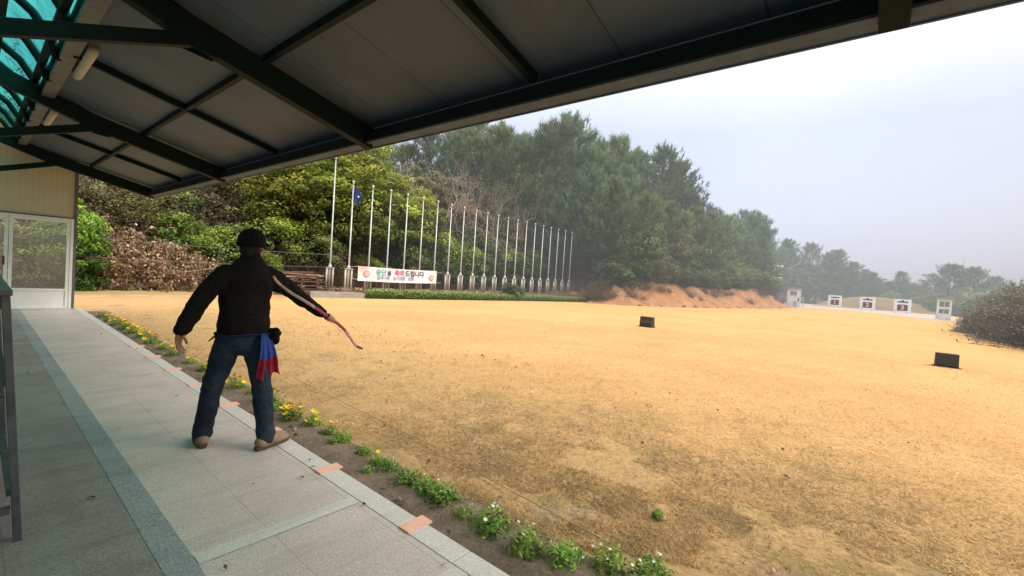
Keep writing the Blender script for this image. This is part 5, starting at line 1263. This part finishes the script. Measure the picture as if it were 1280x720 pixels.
# right hand closed round the bow
grip = Vector((.705, -.045, 1.028)); bax = Vector((.80, .10, -.60)).normalized()
ux = bax.orthogonal().normalized(); ux = (Vector((0, 1, .1)) - bax * Vector((0, 1, .1)).dot(bax)).normalized(); vx = bax.cross(ux)
limb(body, [wrR, wrR * .5 + (grip + ux * .024) * .5, grip + ux * .030 + bax * .01], [(.027, .023), (.034, .022), (.040, .020)], 12)
for k in range(4):
    c0 = grip + bax * (-.030 + .021 * k); rr = (.027, .028, .027, .025)[k]
    limb(body, [c0 + (ux * math.cos(R(a)) + vx * math.sin(R(a))) * rr for a in (15, 60, 110, 160, 205, 235)], [.010, .010, .0095, .009, .0085, .007], 8)
c0 = grip + bax * (-.045); limb(body, [c0 + ux * .03, c0 + (ux * .3 - vx) * .030 + bax * .012, c0 + (-ux * .6 - vx * .8) * .027 + bax * .030], [.0125, .011, .009], 8)
solid('body', body, .0055, 3, M['skin'], P0)
for s_ in (-1, 1):
    mb = MB(); mb.blob(hc + face * .083 + fside * (.030 * s_) + Vector((0, 0, .012)), (.008, .012, .007), 10, 8, frot); build(mb, 'eye', M['eye'], P0, smooth=True)
mb = MB(); mb.blob(hc + face * .096 + Vector((0, 0, -.062)), (.006, .020, .006), 10, 8, frot); build(mb, 'mouth', M['lip'], P0, smooth=True)
# hair under the cap
mb = MB(); mb.blob(hc - face * .012 + Vector((0, 0, -.004)), (.094, .088, .092), 20, 14, frot); limb(mb, [hc - face * .05 + Vector((0, 0, -.03)), hc - face * .035 + Vector((0, 0, -.10))], [.062, .056], 14)
solid('hair', mb, .008, 4, M['hair'], P0)
# cap
mb = MB(); secs = []
for t in range(0, 100, 10):
    a = R(t * .9); secs.append((hc.x - face.x * .010, hc.y - face.y * .010, hc.z + .008 + .122 * math.sin(a), max(.107 * math.cos(a) ** .9, .002), max(.099 * math.cos(a) ** .9, .002)))
stack(mb, [(secs[0][0], secs[0][1], secs[0][2] - .03, .106, .098)] + secs, 28)
V = []
for (dz, q) in ((0, 1), (.008, 1)):
    for k in range(13):
        a = R(-68 + 136 * k / 12); V.append(hc + Vector((0, 0, .022 + dz)) + face * (.08 * math.cos(a) + .01) + fside * (.085 * math.sin(a)))
    for k in range(13):
        a = R(68 - 136 * k / 12); V.append(hc + Vector((0, 0, .020 + dz - .025 * math.cos(a))) + face * (.06 + .085 * math.cos(a) ** .8) + fside * (.080 * math.sin(a)))
mb.add(V, [tuple(range(26)), tuple(range(51, 25, -1))] + [(i, (i + 1) % 26, (i + 1) % 26 + 26, i + 26) for i in range(26)])
cp = build(mb, 'cap', M['cap'], P0, smooth=True)
mb = MB(); mb.blob((hc.x - face.x * .008, hc.y - face.y * .008, hc.z + .135), (.009, .009, .006), 8, 6); build(mb, 'button', M['cap'], cp, smooth=True)
# fleece jacket: torso, sleeves and stand-up collar in one cloth
def crease(ob, st=.018, sz=.16):
    tx = bpy.data.textures.new('cloth', 'CLOUDS'); tx.noise_scale = sz; tx.noise_depth = 2
    d = ob.modifiers.new('d', 'DISPLACE'); d.texture = tx; d.strength = st; d.texture_coords = 'LOCAL'
jk = MB()
stack(jk, [(.0, .01, .920, .178, .134), (.0, .01, .94, .192, .144), (.0, .005, 1.00, .196, .148), (.0, 0, 1.10, .182, .140), (.0, 0, 1.25, .188, .142), (.005, 0, 1.35, .196, .134), (.005, 0, 1.41, .180, .122), (.012, 0, 1.455, .150, .112), (.018, 0, 1.50, .108, .098), (.022, 0, 1.535, .086, .088)], 26)
limb(jk, [(.015, 0, 1.46), (.026, .0, 1.560)], [.100, .074], 18)
limb(jk, [shL + Vector((.04, 0, -.01)), (shL + elL) / 2, elL, elL * .5 + wrL * .5, wrL + (wrL - elL).normalized() * -.01], [.090, .074, .064, .060, .050])
limb(jk, [shR + Vector((-.04, 0, -.01)), (shR + elR) / 2, elR, elR * .5 + wrR * .5, wrR + (wrR - elR).normalized() * -.01], [.092, .074, .063, .058, .047])
jc = solid('jacket', jk, .011, 7, M['fleece'], P0, lambda ob: (crease(ob, .030, .11), crease(ob, .008, .03)))
# jeans
jn = MB()
stack(jn, [(0, .012, .745, .05, .07), (0, .012, .80, .125, .112), (0, .012, .88, .176, .128), (0, .01, .95, .182, .130), (0, .01, .985, .176, .125)], 24)
for a, b, c, s_ in ((hipL, knL, anL, -1), (hipR, knR, anR, 1)):
    limb(jn, [a + Vector((0, 0, .0)), (a + b) / 2, b, b * .6 + c * .4, b * .25 + c * .75, c + Vector((0, .0, -.01))], [.102, .093, .077, .073, .070, .070])
solid('jeans', jn, .010, 5, M['denim'], P0, lambda ob: (crease(ob, .020, .09), crease(ob, .010, .035)))
# shoes
for a, dv, nm in ((anL, Vector((.16, 1, 0)), 0), (anR, Vector((1, .36, 0)), 1)):
    dv.normalize(); g0 = Vector((a.x, a.y, 0)); up = Vector((0, 0, 1)); sd = dv.cross(up)
    rot = Matrix((dv, -sd, up)).transposed()
    mb = MB(); limb(mb, [g0 - dv * .045 + up * .055, g0 + dv * .03 + up * .058, g0 + dv * .11 + up * .05, g0 + dv * .18 + up * .043], [(.050, .050), (.051, .052), (.054, .045), (.048, .036)], 16)
    limb(mb, [g0 - dv * .022 + up * .06, g0 - dv * .010 + up * .125], [.049, .048], 16)
    sh = solid('shoe', mb, .008, 3, M['shoe'], P0)
    mb = MB(); pl = []
    for k in range(28):
        q = 2 * math.pi * k / 28; t_ = math.cos(q); wd = (.050 if t_ > -.2 else .044) * abs(math.sin(q)) ** .55 * (1 if math.sin(q) >= 0 else -1) * (1 + .10 * max(t_, 0))
        pl.append(g0 + dv * (.062 + .160 * t_) + sd * wd)
    mb.add([p + up * .002 for p in pl] + [p + up * .030 for p in pl], [tuple(range(28)), tuple(range(55, 27, -1))] + [(i, (i + 1) % 28, (i + 1) % 28 + 28, i + 28) for i in range(28)])
    build(mb, 'sole', M['sole'], sh, bevel=.005)
    mb = MB()
    for k in range(5):
        c_ = g0 + dv * (.045 + .022 * k) + up * (.112 - .012 * k); mb.tube([c_ - sd * .022, c_ + up * .004, c_ + sd * .022], .004, 6)
    build(mb, 'laces', M['plank_pale'], sh, smooth=True)
# sash at the waist with a cloth hanging from the right hip, dark pouch
mb = MB(); mb.tube([(.198 * math.cos(a), .01 + .146 * math.sin(a), .922 + .004 * math.sin(3 * a)) for a in [2 * math.pi * k / 40 for k in range(41)]], [(.010, .006)] * 41, 8); build(mb, 'waist_sash', M['sash_dark'], P0, smooth=True)
V = []; F = []; mi = []; n, k = 26, 22
for i in range(n + 1):
    a = i / n
    for j in range(k + 1):
        b = j / k; wd = .10 + .115 * b ** .8; xx = .120 + (a - .45) * wd + .035 * b; fold = math.sin(a * 17 + 1.4 * b) * (.010 + .008 * b)
        zz = .935 - (.36 + .03 * math.sin(a * 6)) * b - .02 * a
        V.append((xx, -.125 - .035 * math.sin(math.pi * min(1, b * 1.2)) + fold + .12 * (a - .3) * (1 - .2 * b), zz))
for i in range(n):
    for j in range(k): q = i * (k + 1) + j; F.append((q, q + 1, q + k + 2, q + k + 1)); mi.append(0 if j < 12 else 1)
o = link('hip_cloth', np_mesh('hip_cloth', V, F), [M['sash_blue'], M['sash_red']], P0, smooth=True, mi=mi, fixn=False); sl = o.modifiers.new('s', 'SOLIDIFY'); sl.thickness = .004
mb = MB(); mb.blob((.205, -.03, .90), (.055, .06, .065), 14, 10); mb.blob((.225, -.06, .925), (.04, .045, .04), 12, 8); mb.blob((.238, -.035, .865), (.03, .04, .045), 12, 8)
solid('pouch', mb, .008, 3, M['cap'], P0, lambda ob: crease(ob, .03, .04))
mb = MB(); mb.tube([(-.205, -.03, .925), (-.235, -.05, .905), (-.262, -.06, .885)], [.008, .007, .004], 6); build(mb, 'cord_end', M['cap'], P0, smooth=True)

# the bow lies along the lowered arm, held in the right hand
B = thing('bow', 'short recurved bow with crimson wraps held along the lowered right arm', 'bow', (1.42, 3.95, 0))
def curve(ps, per=8):
    """smooth curve through points"""
    P = [Vector(p) for p in ps]; out = []
    for i in range(len(P) - 1):
        a, b, c, d = P[max(i - 1, 0)], P[i], P[i + 1], P[min(i + 2, len(P) - 1)]
        for q in range(per):
            t = q / per; out.append(.5 * ((2 * b) + (c - a) * t + (2 * a - 5 * b + 4 * c - d) * t * t + (3 * b - a - 3 * c + d) * t ** 3))
    return out + [P[-1]]
spine = curve([(.118, -.215, 1.400), (.165, -.200, 1.348), (.27, -.172, 1.275), (.42, -.128, 1.195), (.56, -.085, 1.118), (.705, -.045, 1.028), (.80, -.030, .968), (.875, -.022, .905), (.935, -.020, .835), (.975, -.020, .775), (1.02, -.020, .735), (1.075, -.020, .712)])
N = len(spine); cuts = [(0, 10, 'bow_pink', 'upper_tip'), (10, 30, 'bow_beige', 'upper_limb'), (30, 38, 'bow_red', 'grip_wrap'), (38, 56, 'bow_red', 'grip'), (56, 78, 'bow_pink', 'lower_limb'), (78, N, 'bow_dark', 'lower_tip')]
for a, b, m_, nm in cuts:
    seg = spine[a:min(b + 1, N)]; rad = []
    for q in range(a, min(b + 1, N)):
        t = abs(q - 42) / 46; rad.append((.022 - .011 * t, .011 - .003 * t))
    mb = MB(); mb.tube(seg, rad, 10); build(mb, nm, M[m_], B, smooth=True)
mb = MB(); mb.tube([spine[0], spine[-1]], .0011, 4); build(mb, 'bowstring', M['cap'], B)

bpy.context.view_layer.update()
